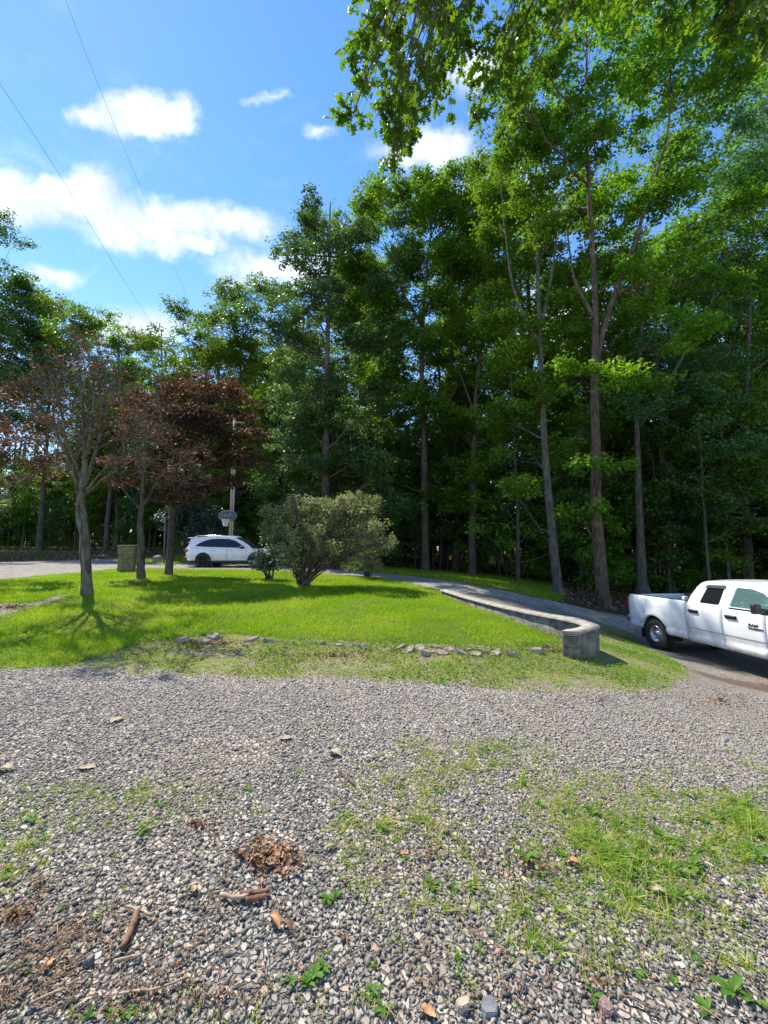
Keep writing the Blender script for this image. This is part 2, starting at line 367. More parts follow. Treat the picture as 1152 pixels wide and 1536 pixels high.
ny, nx = GX.shape
I = np.arange(ny - 1)[:, None] * nx; J = np.arange(nx - 1)[None]
FQ = np.stack([I + J, I + J + 1, I + nx + J + 1, I + nx + J], -1).reshape(-1, 4)
cen = lambda a: a[FQ].mean(1)
zone = np.zeros(len(FQ), int)
zone[cen(a_forest) > .5] = 3; zone[cen(a_road) > .5] = 2; zone[cen(a_grass) > .5] = 1; zone[(cen(dst) > 0)] = 1
a_soil = sm(fbm(fxv, fyv, .35, 5), .55, .75) * .4 + .9 * sm(1 - np.hypot((fxv + 1.6) / .9, (fyv - 1.7) / .7), 0, .8) * .6 + sm(1 - np.hypot((fxv - 7.6) / 2.2, (fyv - 7.6) / 1.0), 0, .6) * .7
GV = np.stack([fxv, fyv, GZ.ravel()], -1)
for zi, nm in enumerate(('gravel_driveway', 'lawn', 'road', 'forest_floor')):
    f = FQ[zone == zi]; used, inv = np.unique(f, return_inverse=True)
    mb = MB(); mb.add(GV[used], inv.reshape(-1, 4)); o = mb.build(nm, gm, smooth=True); o['kind'] = 'structure'
    for an, av in (('grass', a_grass), ('weed', a_weed), ('forest', a_forest), ('road', a_road), ('soil', a_soil)):
        at_ = o.data.attributes.new(an, 'FLOAT', 'POINT'); at_.data.foreach_set('value', av[used].astype(np.float32))

# ------------------------------------------------------------ loose gravel (a mesh of real chips near the camera)
def rot_batch(n, rg, tilt=1.0):
    """random rotation matrices"""
    q = rg.normal(size=(n, 4)); q /= np.linalg.norm(q, axis=1)[:, None]
    a, b, c, d = q.T
    return np.stack([1 - 2 * (c * c + d * d), 2 * (b * c - a * d), 2 * (b * d + a * c), 2 * (b * c + a * d), 1 - 2 * (b * b + d * d), 2 * (c * d - a * b),
                     2 * (b * d - a * c), 2 * (c * d + a * b), 1 - 2 * (b * b + c * c)], -1).reshape(n, 3, 3)
_ph = (1 + 5 ** .5) / 2
ICO = np.array([(-1, _ph, 0), (1, _ph, 0), (-1, -_ph, 0), (1, -_ph, 0), (0, -1, _ph), (0, 1, _ph), (0, -1, -_ph), (0, 1, -_ph), (_ph, 0, -1), (_ph, 0, 1), (-_ph, 0, -1), (-_ph, 0, 1)]) / 1.9
ICF = np.array([(0, 11, 5), (0, 5, 1), (0, 1, 7), (0, 7, 10), (0, 10, 11), (1, 5, 9), (5, 11, 4), (11, 10, 2), (10, 7, 6), (7, 1, 8), (3, 9, 4), (3, 4, 2), (3, 2, 6), (3, 6, 8), (3, 8, 9), (4, 9, 5), (2, 4, 11), (6, 2, 10), (8, 6, 7), (9, 8, 1)])
CUB = np.array([(i, j, k) for i in (-1, 1) for j in (-1, 1) for k in (-1, 1)]) * .56
CUF = np.array([(0, 1, 3), (0, 3, 2), (4, 6, 7), (4, 7, 5), (0, 4, 5), (0, 5, 1), (2, 3, 7), (2, 7, 6), (0, 2, 6), (0, 6, 4), (1, 5, 7), (1, 7, 3)])
def chips(x, y, size, rg):
    """sharp broken chips: skewed blocks"""
    n = len(x); V = CUB[None] * rg.uniform(.55, 1.2, (n, 8, 1)) + rg.normal(0, .13, (n, 8, 3))
    V = V * rg.uniform(.55, 1.35, (n, 1, 3)); V = np.einsum('nij,nkj->nki', rot_batch(n, rg), V); V[..., 2] *= .8
    V *= (size * .56)[:, None, None]; z = Hs(x, y) + size * rg.uniform(-.12, .26, n); V += np.stack([x, y, z], -1)[:, None]
    return V.reshape(-1, 3), (CUF[None] + 8 * np.arange(n)[:, None, None]).reshape(-1, 3), np.repeat(rg.random(n), 8)
def stones(x, y, size, rg):
    n = len(x); V = ICO[None] * rg.uniform(.62, 1.25, (n, 12, 1)) + rg.normal(0, .10, (n, 12, 3))
    V = V * rg.uniform(.6, 1.25, (n, 1, 3)); V = np.einsum('nij,nkj->nki', rot_batch(n, rg), V)
    V[..., 2] *= .72
    V *= (size * .5)[:, None, None]
    z = Hs(x, y) + size * rg.uniform(.0, .32, n)
    V += np.stack([x, y, z], -1)[:, None]
    F = (ICF[None] + 12 * np.arange(n)[:, None, None]).reshape(-1, 3)
    return V.reshape(-1, 3), F, np.repeat(rg.random(n), 12)
def fan(n, y0, y1, rg, wide=1.06, pad=.5, powr=1.0):
    y = y0 + (y1 - y0) * rg.random(n) ** powr
    x = rg.uniform(-1, 1, n) * (y * wide + pad)
    return x, y
rg = np.random.default_rng(3)
gx, gy = [], []
for y0, y1, dens in ((-.6, .75, 2200), (.75, 2.0, 3600), (2.0, 3.2, 2900), (3.2, 4.6, 1900), (4.6, 6.4, 900)):
    wmax = y1 * 1.1 + 2.0; n = int(dens * (y1 - y0) * 2 * wmax)
    y = rg.uniform(y0, y1, n); x = rg.uniform(-wmax, wmax, n); k = np.abs(x) < np.maximum(y, .8) * 1.1 + 2.0
    gx.append(x[k]); gy.append(y[k])
gx = np.concatenate(gx); gy = np.concatenate(gy)
keep = (sdist(WEED, gx, gy) < rg.normal(.05, .22, len(gx)) + .5 * (fbm(gx, gy, 1.5, 44) - .45) * 1.6) & (sdist(LAWN, gx, gy) < 0)
soil = fbm(gx, gy, .9, 40)
keep &= ~((soil > .62) & (rg.random(len(gx)) < .5))
gx, gy = gx[keep], gy[keep]
size = np.exp(rg.normal(math.log(.0175), .26, len(gx))) * np.where(gy > 3.2, 1.18, 1)
size = np.clip(size, .009, .036)
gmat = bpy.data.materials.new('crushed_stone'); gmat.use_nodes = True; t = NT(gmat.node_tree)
r_ = t.n('ShaderNodeAttribute', attribute_name='rnd').outputs['Fac']
c = t.ramp(r_, [(0, (.085, .082, .072)), (.25, (.155, .150, .128)), (.55, (.215, .207, .175)), (.85, (.285, .272, .228)), (.95, (.40, .375, .31)), (.965, (.40, .28, .19)), (1, (.30, .18, .11))])
c = t.mix(t.m('MULTIPLY', t.ss(t.noise(t.n('ShaderNodeTexCoord').outputs['Object'], 90, 3, .6), .35, .7), .45), c, t.mix(.5, c, (.06, .055, .05)))
c = t.mix(t.m('MULTIPLY', t.ss(t.noise(t.n('ShaderNodeTexCoord').outputs['Object'], 1.1, 4, .6), .45, .7), .35), c, (.34, .25, .18))
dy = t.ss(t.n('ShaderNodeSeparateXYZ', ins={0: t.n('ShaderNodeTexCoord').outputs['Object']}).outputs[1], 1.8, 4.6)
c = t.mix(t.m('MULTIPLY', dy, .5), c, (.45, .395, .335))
p = t.n('ShaderNodeBsdfPrincipled', ins={'Base Color': c, 'Roughness': .8, 'Specular IOR Level': .2}); t.n('ShaderNodeOutputMaterial', ins={0: p})
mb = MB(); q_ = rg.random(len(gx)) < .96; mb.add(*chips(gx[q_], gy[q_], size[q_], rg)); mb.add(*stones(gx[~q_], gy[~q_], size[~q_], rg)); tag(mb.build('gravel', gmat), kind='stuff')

# ------------------------------------------------------------ grass
def blades(x, y, h, wd, rg, segs=2, lean=.45, z=None, clump=None):
    """curved tapered blades; returns V, F, rnd"""
    n = len(x); a = rg.uniform(0, 2 * math.pi, n); b = rg.uniform(0, 2 * math.pi, n)
    dx, dy = np.cos(a), np.sin(a); ln = rg.random(n) * lean * h
    z0 = (Hs(x, y) if z is None else z) - .006
    V = np.zeros((n, 2 * segs + 1, 3))
    for k in range(segs + 1):
        s = k / segs; ww = wd * (1 - s * .75) * .5
        cx = x + dx * ln * s * s * 1.6; cy_ = y + dy * ln * s * s * 1.6; cz = z0 + h * (s - .28 * s * s * (ln / np.maximum(h, 1e-5)))
        if k < segs:
            V[:, 2 * k] = np.stack([cx - np.cos(b) * ww, cy_ - np.sin(b) * ww, cz], -1)
            V[:, 2 * k + 1] = np.stack([cx + np.cos(b) * ww, cy_ + np.sin(b) * ww, cz], -1)
        else: V[:, 2 * k] = np.stack([cx, cy_, cz], -1)
    base = (2 * segs + 1) * np.arange(n)[:, None]
    Q = np.concatenate([base + np.array([[2 * k, 2 * k + 1, 2 * k + 3, 2 * k + 2]]) for k in range(segs - 1)]) if segs > 1 else None
    T3 = base + np.array([[2 * segs - 2, 2 * segs - 1, 2 * segs]])
    r = rg.random(n) if clump is None else np.clip(clump + rg.normal(0, .2, n), 0, 1)
    return V.reshape(-1, 3), Q, T3, np.repeat(r, 2 * segs + 1)
def add_blades(mb, *a, **k):
    V, Q, T3, r = blades(*a, **k); b = mb.n
    mb.add(V, T3, r)
    if Q is not None: mb.F[4].append(Q + b)
def leaflets(mb, x, y, z, s, rg, clump=None, tilt=.5, fold=.25):
    n = len(x); a = rg.uniform(0, 6.28, n); nx_ = rg.normal(0, tilt, n); ny_ = rg.normal(0, tilt, n)
    N = np.stack([nx_, ny_, np.ones(n)], -1); N /= np.linalg.norm(N, axis=1)[:, None]
    D = np.stack([np.cos(a), np.sin(a), np.zeros(n)], -1); D -= N * (D * N).sum(1)[:, None]; D /= np.linalg.norm(D, axis=1)[:, None]
    Q = np.cross(N, D); C = np.stack([x, y, z], -1); s = np.broadcast_to(s, (n,))[:, None]
    V = np.stack([C - D * s * .5, C + Q * s * .32 + N * s * fold * .5, C + D * s * .5, C - Q * s * .32 + N * s * fold * .5], 1)
    b = 4 * np.arange(n)[:, None]
    F = np.concatenate([b + np.array([[0, 2, 1]]), b + np.array([[0, 3, 2]])])
    r = rg.random(n) if clump is None else np.clip(clump + rg.normal(0, .14, n), 0, 1)
    mb.add(V.reshape(-1, 3), F, np.repeat(r, 4))
MGR = leafmat('lawn_grass', (.20, .34, .010), (.30, .45, .016), (.44, .46, .09), trans=.45, rough=.5, tcol=(1.3, 1.25, .4), gloss=.25, lerp=(0, .6, 1))
MWD = leafmat('weed_green', (.14, .29, .02), (.26, .40, .03), (.55, .50, .18), trans=.4, rough=.55, tcol=(1.3, 1.3, .4), gloss=.25)
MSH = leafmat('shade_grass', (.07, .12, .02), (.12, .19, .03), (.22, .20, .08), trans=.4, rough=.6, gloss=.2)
def sample(poly, n, rg, bbox=None):
    x0, y0 = poly.min(0); x1, y1 = poly.max(0)
    if bbox: x0, y0, x1, y1 = max(x0, bbox[0]), max(y0, bbox[1]), min(x1, bbox[2]), min(y1, bbox[3])
    x = rg.uniform(x0, x1, n); y = rg.uniform(y0, y1, n); k = sdist(poly, x, y) > -.04
    return x[k], y[k]
mb = MB()
for (bb, n) in (((-16, 4, 5, 9.5), 420000), ((-18, 9.5, 5, 14), 260000), ((-18, 14, 5, 20), 150000)):
    x, y = sample(LAWN, n, rg, bb)
    k = (np.abs(x) < y * 1.05 + .8) & ~((sdist(BARE, x, y) > rg.normal(.05, .1, len(x))))
    x, y = x[k], y[k]
    cn = fbm(x, y, .9, 60)
    bald = fbm(x, y, 1.6, 70); k = rg.random(len(x)) > sm(bald, .52, .68) * .6
    x, y, cn = x[k], y[k], cn[k]
    hgt = rg.uniform(.028, .075, len(x)) * (.4 + 1.2 * fbm(x, y, 1.4, 63)) * (1 + .02 * y)
    add_blades(mb, x, y, hgt, np.full(len(x), .0045) * (1 + y * .09), rg, segs=1, lean=.9, clump=np.clip(cn * 1.5 - .35, 0, 1))
x, y = sample(STRIP, 90000, rg); k = np.abs(x) < y * 1.0; x, y = x[k], y[k]
add_blades(mb, x, y, rg.uniform(.05, .12, len(x)), np.full(len(x), .014), rg, segs=1, lean=.9, clump=fbm(x, y, .8, 66) * .7)
x, y = sample(LAWN, 60000, rg, (-14, 4.5, 4, 15)); k = (fbm(x, y, 1.1, 130) > .6) & (np.abs(x) < y * 1.05); x, y = x[k], y[k]
leaflets(mb, x, y, Hs(x, y) + rg.uniform(.02, .055, len(x)), rg.uniform(.02, .04, len(x)), rg, clump=np.full(len(x), .25))
tag(mb.build('lawn_grass', MGR), kind='stuff')

# weeds: strip between lawn and gravel, and the patches seen in the gravel
mb = MB(); mbl = MB()
x, y = sample(WEED, 300000, rg, (-9, 3.5, 9, 12))
k = (sdist(LAWN, x, y) < .12) & (sdist(WEED, x, y) > rg.normal(.10, .13, len(x)) + 1.1 * (fbm(x, y, 1.5, 44) - .5)) & (np.abs(x) < y * 1.05 + .6) & (rg.random(len(x)) < sm(fbm(x, y, 1.3, 80), .34, .56)); x, y = x[k], y[k]
add_blades(mb, x, y, rg.uniform(.02, .06, len(x)), np.full(len(x), .0065), rg, segs=1, lean=1.2, clump=np.clip(fbm(x, y, 1.6, 83) * 2.0 - .2, 0, 1))
def rosette(mb, x, y, rg, r=.06, n=7, wd=.35, lift=.5):
    """broad-leaved weed: leaves fanned out from one point"""
    z = float(Hs(x, y))
    for k in range(n):
        a = rg.uniform(0, 6.28); L = r * rg.uniform(.6, 1.1); w2 = L * wd * .5; up = lift * rg.uniform(.4, 1.2)
        d = np.array([math.cos(a), math.sin(a), 0]); q = np.array([-d[1], d[0], 0]); u = np.array([0, 0, 1.])
        o = np.array([x, y, z + .004])
        st = [(.0, .12, 0), (.3, .75, .32), (.6, 1, .5), (.85, .62, .5), (1, .04, .42)]
        L_ = [[o + d * L * s + q * w2 * w_ + u * L * up * h_ + u * w2 * .3 for s, w_, h_ in st],
              [o + d * L * s + u * L * up * h_ for s, w_, h_ in st], [o + d * L * s - q * w2 * w_ + u * L * up * h_ + u * w2 * .3 for s, w_, h_ in st]]
        mb.grid(np.array(L_), rnd=float(np.clip(rg.normal(.35, .2), 0, 1)))
# small clover-like leaves over the strip
k = rg.random(len(x)) < .4
xx, yy_ = x[k], y[k]
leaflets(mbl, xx, yy_, Hs(xx, yy_) + rg.uniform(.005, .04, len(xx)), rg.uniform(.02, .045, len(xx)), rg, clump=fbm(xx, yy_, 1.2, 83) * .9)
PATCH = [  # px, py, rx, ry, blades per patch, height, hue offset
    (700, 1150, 75, 34, 900, .07, .5), (730, 1128, 60, 14, 500, .07, .4), (640, 1190, 60, 36, 520, .09, .6), (560, 1190, 55, 28, 160, .06, .7), (640, 1235, 50, 30, 260, .10, .7), (790, 1180, 60, 30, 420, .06, .5),
    (840, 1215, 70, 40, 900, .08, .35), (880, 1250, 60, 40, 900, .10, .3), (915, 1290, 60, 55, 2000, .13, .2), (985, 1215, 70, 26, 700, .08, .3), (1060, 1225, 50, 24, 500, .07, .3),
    (1000, 1300, 50, 40, 700, .10, .3), (1060, 1270, 60, 30, 700, .09, .25), (1125, 1240, 45, 60, 2100, .13, .15), (1100, 1205, 40, 18, 500, .10, .25), (1035, 1345, 70, 30, 420, .08, .4), (950, 1365, 70, 40, 500, .09, .4),
    (1130, 1150, 40, 22, 400, .06, .35), (1040, 1148, 50, 10, 200, .05, .4), (950, 1148, 40, 8, 120, .05, .4), (830, 1120, 60, 12, 150, .05, .5), (700, 1330, 60, 30, 240, .08, .5), (620, 1360, 50, 16, 180, .06, .5), (690, 1280, 40, 30, 120, .08, .5), (520, 1290, 40, 18, 60, .06, .5),
    (520, 1232, 30, 20, 120, .08, .55), (590, 1245, 40, 24, 140, .09, .6), (800, 1415, 45, 24, 260, .07, .25), (780, 1370, 40, 24, 200, .08, .35), (840, 1330, 50, 40, 240, .08, .4), (700, 1470, 40, 30, 140, .06, .35), (920, 1450, 60, 40, 260, .06, .3), (1000, 1390, 50, 36, 200, .06, .3), (1090, 1440, 60, 34, 260, .07, .3),
    (40, 1270, 55, 26, 420, .07, .45), (30, 1220, 40, 14, 200, .06, .6), (10, 1305, 40, 20, 200, .07, .5), (215, 1195, 44, 16, 420, .05, .3), (120, 1182, 60, 10, 220, .05, .5), (300, 1196, 40, 8, 130, .05, .4), (385, 1220, 34, 8, 120, .05, .35), (445, 1158, 25, 6, 110, .05, .4), (365, 1186, 14, 6, 70, .04, .3),
    (145, 1370, 24, 14, 90, .04, .45), (90, 1415, 50, 12, 90, .04, .5), (200, 1525, 120, 16, 300, .04, .4), (30, 1450, 40, 24, 110, .04, .5), (375, 1275, 12, 12, 50, .06, .4), (215, 1250, 12, 8, 40, .05, .3), (310, 1530, 60, 14, 110, .04, .4), (560, 1500, 18, 22, 60, .05, .35), (590, 1420, 60, 60, 60, .06, .5), (170, 1290, 40, 20, 50, .05, .5), (140, 1240, 60, 20, 70, .05, .6),
    (350, 1115, 120, 10, 60, .04, .5), (600, 1090, 300, 20, 140, .04, .5), (800, 1060, 200, 12, 260, .04, .5), (1080, 1060, 60, 20, 60, .04, .5)]
def tufts(cx, cy_, hh_, hue, rg, nb=(5, 14)):
    """small tufts: blades leaning out from one root"""
    m = rg.integers(nb[0], nb[1], len(cx)); k = np.repeat(np.arange(len(cx)), m); hs_ = np.exp(rg.normal(-.15, .4, len(cx)))
    x = cx[k] + rg.normal(0, .008, len(k)); y = cy_[k] + rg.normal(0, .008, len(k))
    hu = np.clip(hue + rg.normal(0, .22, len(cx)), 0, 1)
    add_blades(mb, x, y, hh_ * hs_[k] * rg.uniform(.4, 1.1, len(k)), rg.uniform(.0035, .008, len(k)), rg, segs=3, lean=1.7, clump=hu[k])
for px, py, rx, ry, n, hh_, hue in PATCH:
    n = max(6, int(n * .09)); a = rg.uniform(0, 6.28, n); r = np.abs(rg.normal(0, .72, n))
    g = at(px + rx * r * np.cos(a), py + ry * r * np.sin(a)); x, y = g[:, 0], g[:, 1]
    tufts(x, y, hh_ * .5, hue + .26, rg)
    for i in range(min(9, n // 7)):
        j = rg.integers(len(x)); rosette(mbl, x[j], y[j], rg, hh_ * rg.uniform(.3, .6), int(rg.integers(7, 13)), wd=rg.uniform(.18, .36), lift=rg.uniform(.5, 1.1))
BAND = world_poly([(620, 1100), (760, 1105), (900, 1160), (1152, 1160), (1200, 1250), (1152, 1330), (1100, 1420), (960, 1420), (800, 1440), (660, 1380), (520, 1330), (490, 1210), (560, 1150)])
x, y = sample(BAND, 2600, rg); k = fbm(x, y, 2.2, 97) > .40; tufts(x[k], y[k], .045, .6, rg, (4, 10))
x, y = fan(700, 1, 5.5, rg); tufts(x, y, .03, .5, rg, (3, 7))
x, y = sample(world_poly([(-20, 1180), (330, 1175), (340, 1215), (90, 1250), (60, 1330), (-40, 1340)]), 600, rg); tufts(x, y, .035, .5, rg, (4, 9))
BROAD = [(790, 1290, .09, 9), (905, 1285, .11, 10), (940, 1310, .10, 9), (470, 1465, .055, 16), (485, 1455, .05, 14), (462, 1480, .05, 12), (492, 1352, .05, 14), (505, 1350, .05, 10), (215, 1247, .07, 8), (372, 1186, .05, 9), (890, 1495, .07, 5),
         (1100, 1488, .085, 8), (1062, 1515, .06, 6), (1130, 1500, .06, 6), (560, 1490, .05, 9), (575, 1515, .05, 7), (690, 1440, .04, 8), (720, 1430, .04, 8), (1000, 1260, .11, 9), (1040, 1300, .10, 8), (840, 1440, .04, 7), (50, 1230, .07, 7), (240, 1210, .05, 9), (1110, 1380, .05, 8),
         (435, 1478, .04, 8), (20, 1370, .05, 6), (955, 1460, .04, 8), (1010, 1475, .04, 9), (650, 1330, .06, 7), (560, 1450, .03, 8), (1140, 1290, .1, 8), (190, 1526, .04, 9), (130, 1530, .04, 9), (90, 1365, .03, 6)]
for px, py, r, n in BROAD:
    g = at(px, py); rosette(mbl, g[0], g[1], rg, r * .8, n, wd=rg.uniform(.28, .5), lift=rg.uniform(.4, .9))
tag(mb.build('weed_grass', MWD), kind='stuff'); MBW = leafmat('broadleaf_green', (.07, .15, .018), (.12, .23, .025), (.24, .29, .06), trans=.4, rough=.55, gloss=.25)
tag(mbl.build('broadleaf_weeds', MBW), kind='stuff')

# ------------------------------------------------------------ leaf litter, twigs and chips as ground cover
MLIT = leafmat('dry_leaf', (.10, .05, .028), (.27, .15, .08), (.42, .30, .18), trans=.15, rough=.7, tcol=(1.2, .9, .5), gloss=.2)
mb = MB()
def lit(n, px, py, rx, ry, s0, s1):
    n = int(n * 1.9)
    a = rg.uniform(0, 6.28, n); r = np.abs(rg.normal(0, .6, n)); g = at(px + rx * r * np.cos(a), py + ry * r * np.sin(a))
    leaflets(mb, g[:, 0], g[:, 1], Hs(g[:, 0], g[:, 1]) + rg.uniform(.008, .03, n), rg.uniform(s0, s1, n), rg, tilt=.4, fold=.5)
for a in ((140, 400, 1290, 45, 22, .015, .05), (60, 20, 1375, 40, 20, .01, .03), (30, 100, 1440, 70, 50, .008, .025), (50, 120, 1400, 120, 60, .006, .02), (60, 200, 1500, 100, 30, .006, .02), (70, 830, 975, 50, 6, .03, .07), (60, 680, 976, 90, 5, .03, .06),
          (80, 330, 965, 120, 8, .03, .06), (40, 640, 1290, 50, 50, .01, .03), (120, 200, 876, 50, 4, .05, .1), (60, 20, 912, 30, 5, .04, .08), (40, 200, 930, 150, 30, .03, .06), (330, 500, 985, 300, 14, .02, .05), (200, 640, 975, 160, 7, .02, .05), (90, 290, 968, 60, 6, .02, .05), (60, 900, 1050, 200, 20, .02, .04), (60, 1080, 1050, 70, 20, .02, .05),
          (50, 640, 1480, 200, 60, .008, .02), (40, 300, 1240, 60, 14, .01, .03), (60, 60, 1330, 60, 40, .008, .02), (60, 60, 1480, 130, 60, .006, .02), (80, 330, 1500, 120, 40, .006, .016), (120, 800, 1300, 200, 60, .01, .03), (80, 900, 1480, 180, 50, .008, .02)): lit(*a)
x, y = fan(260, 1, 6, rg); leaflets(mb, x, y, Hs(x, y) + .02, rg.uniform(.01, .03, len(x)), rg, tilt=.4, fold=.5)
for i in range(700):          # straws and thin twigs
    px, py = (rg.uniform(0, 1152), rg.uniform(1040, 1536)) if i % 3 else (rg.uniform(0, 330), rg.uniform(1330, 1536))
    g = at(px, py); a = rg.uniform(0, 6.28); L = rg.uniform(.02, .10); d = np.array([math.cos(a), math.sin(a)]) * L / 2
    z = float(Hs(g[0], g[1])) + .018
    mb.tube([(g[0] - d[0], g[1] - d[1], z), (g[0] + rg.normal(0, .004), g[1] + rg.normal(0, .004), z + .006), (g[0] + d[0], g[1] + d[1], z + rg.normal(0, .004))], rg.uniform(.0008, .0022), 4, rnd=rg.uniform(.2, 1))
tag(mb.build('leaf_litter', MLIT), kind='stuff')
mb = MB(); n = 26000
x = rg.uniform(-30, 32, n); y = rg.uniform(11, 48, n); k = (sdist(BACK, x, y) > .1) & (sdist(STRIP, x, y) < .1) & (np.abs(x) < y * 1.05); x, y = x[k], y[k]
leaflets(mb, x, y, Hs(x, y) + rg.uniform(.01, .05, len(x)), rg.uniform(.08, .17, len(x)), rg, tilt=.5, fold=.4)
tag(mb.build('forest_litter', MLIT), kind='stuff')
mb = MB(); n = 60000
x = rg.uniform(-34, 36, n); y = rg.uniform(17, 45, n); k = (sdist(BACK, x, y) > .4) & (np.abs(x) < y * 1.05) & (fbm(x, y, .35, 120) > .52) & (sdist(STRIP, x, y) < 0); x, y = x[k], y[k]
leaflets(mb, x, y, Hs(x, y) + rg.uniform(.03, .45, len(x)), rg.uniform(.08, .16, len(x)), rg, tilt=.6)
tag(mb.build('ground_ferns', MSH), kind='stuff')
# ------------------------------------------------------------ trees
MBK = barkmat('bark', (.045, .036, .03), (.16, .125, .10), moss=(.13, .13, .09))
MBK2 = barkmat('grey_bark', (.055, .048, .04), (.18, .155, .13), moss=(.17, .17, .12))
MBR = barkmat('red_bark', (.045, .030, .022), (.15, .105, .075))
MOAK = leafmat('oak_leaf', (.07, .155, .018), (.135, .255, .022), (.25, .37, .028), trans=.55, rough=.45, gloss=.4)
MDRK = leafmat('dark_leaf', (.055, .118, .038), (.10, .19, .058), (.17, .27, .078), trans=.5, rough=.42, gloss=.5, tcol=(1.1, 1.2, .6))
MLGT = leafmat('light_leaf', (.08, .155, .018), (.135, .235, .024), (.22, .32, .034), trans=.5, rough=.45, gloss=.35)
MPUR = leafmat('purple_leaf', (.045, .032, .027), (.095, .060, .042), (.17, .105, .055), trans=.4, rough=.6, gloss=.2, tcol=(1.3, .85, .5))
MSIL = leafmat('silver_leaf', (.17, .21, .085), (.29, .33, .145), (.48, .50, .27), trans=.35, rough=.55, gloss=.3, tcol=(1.1, 1.15, .6))
MBLU = leafmat('blue_leaf', (.04, .07, .05), (.07, .115, .085), (.13, .18, .14), trans=.25, rough=.45, gloss=.4, tcol=(1, 1.1, .8))

def bez(a, b, sag, n, rg, wob=0.0):
    """curved path from a to b; sag = offset of the middle"""
    a, b, sag = map(np.asarray, (a, b, sag)); s = np.linspace(0, 1, n)[:, None]
    p = a * (1 - s) + b * s + sag * 4 * s * (1 - s)
    if wob:
        q = rg.normal(0, wob, (n, 3)); q[0] = 0; q[-1] = 0; p = p + q
    return p
def trunk_path(H_, lean, rg, n=14, wob=.05):
    s = np.linspace(0, 1, n); p = np.stack([lean[0] * s ** 1.3, lean[1] * s ** 1.3, H_ * s], -1)
    q = rg.normal(0, wob, (n, 2)).cumsum(0) * .6; q -= q[0]; p[:, :2] += q * (s[:, None] > .05)
    return p
def blob_leaves(mb, C, per, cr, ls, rg, clump, flat=.6, tilt=.6):
    """leaves around cluster centres C; each leaf a folded kite"""
    n = len(C); k = np.repeat(np.arange(n), per)
    off = rg.normal(0, 1, (len(k), 3)); off /= np.linalg.norm(off, axis=1)[:, None]; off *= rg.random((len(k), 1)) ** .5
    off = off * cr * np.repeat(rg.uniform(.65, 1.4, n), per)[:, None] * 1.15; off[:, 2] *= flat
    p = C[k] + off
    r = np.clip(.42 + clump[k] + rg.normal(0, .1, len(k)), 0, 1)
    m = len(k); a = rg.uniform(0, 6.28, m)
    N = rg.normal(0, tilt, (m, 3)); N[:, 2] += 1; N[:, :2] += off[:, :2] / cr * .35; N /= np.linalg.norm(N, axis=1)[:, None]
    D = np.stack([np.cos(a), np.sin(a), np.full(m, -.25)], -1); D -= N * (D * N).sum(1)[:, None]; D /= np.linalg.norm(D, axis=1)[:, None]
    Q = np.cross(N, D); s = (ls * rg.uniform(.65, 1.25, m))[:, None]
    V = np.stack([p - D * s * .5, p + Q * s * .36 + N * s * .10 + D * s * .05, p + D * s * .5 - N * s * .06, p - Q * s * .36 + N * s * .10 + D * s * .05], 1)
    b = 4 * np.arange(m)[:, None]
    mb.add(V.reshape(-1, 3), np.concatenate([b + np.array([[0, 2, 1]]), b + np.array([[0, 3, 2]])]), np.repeat(r, 4))

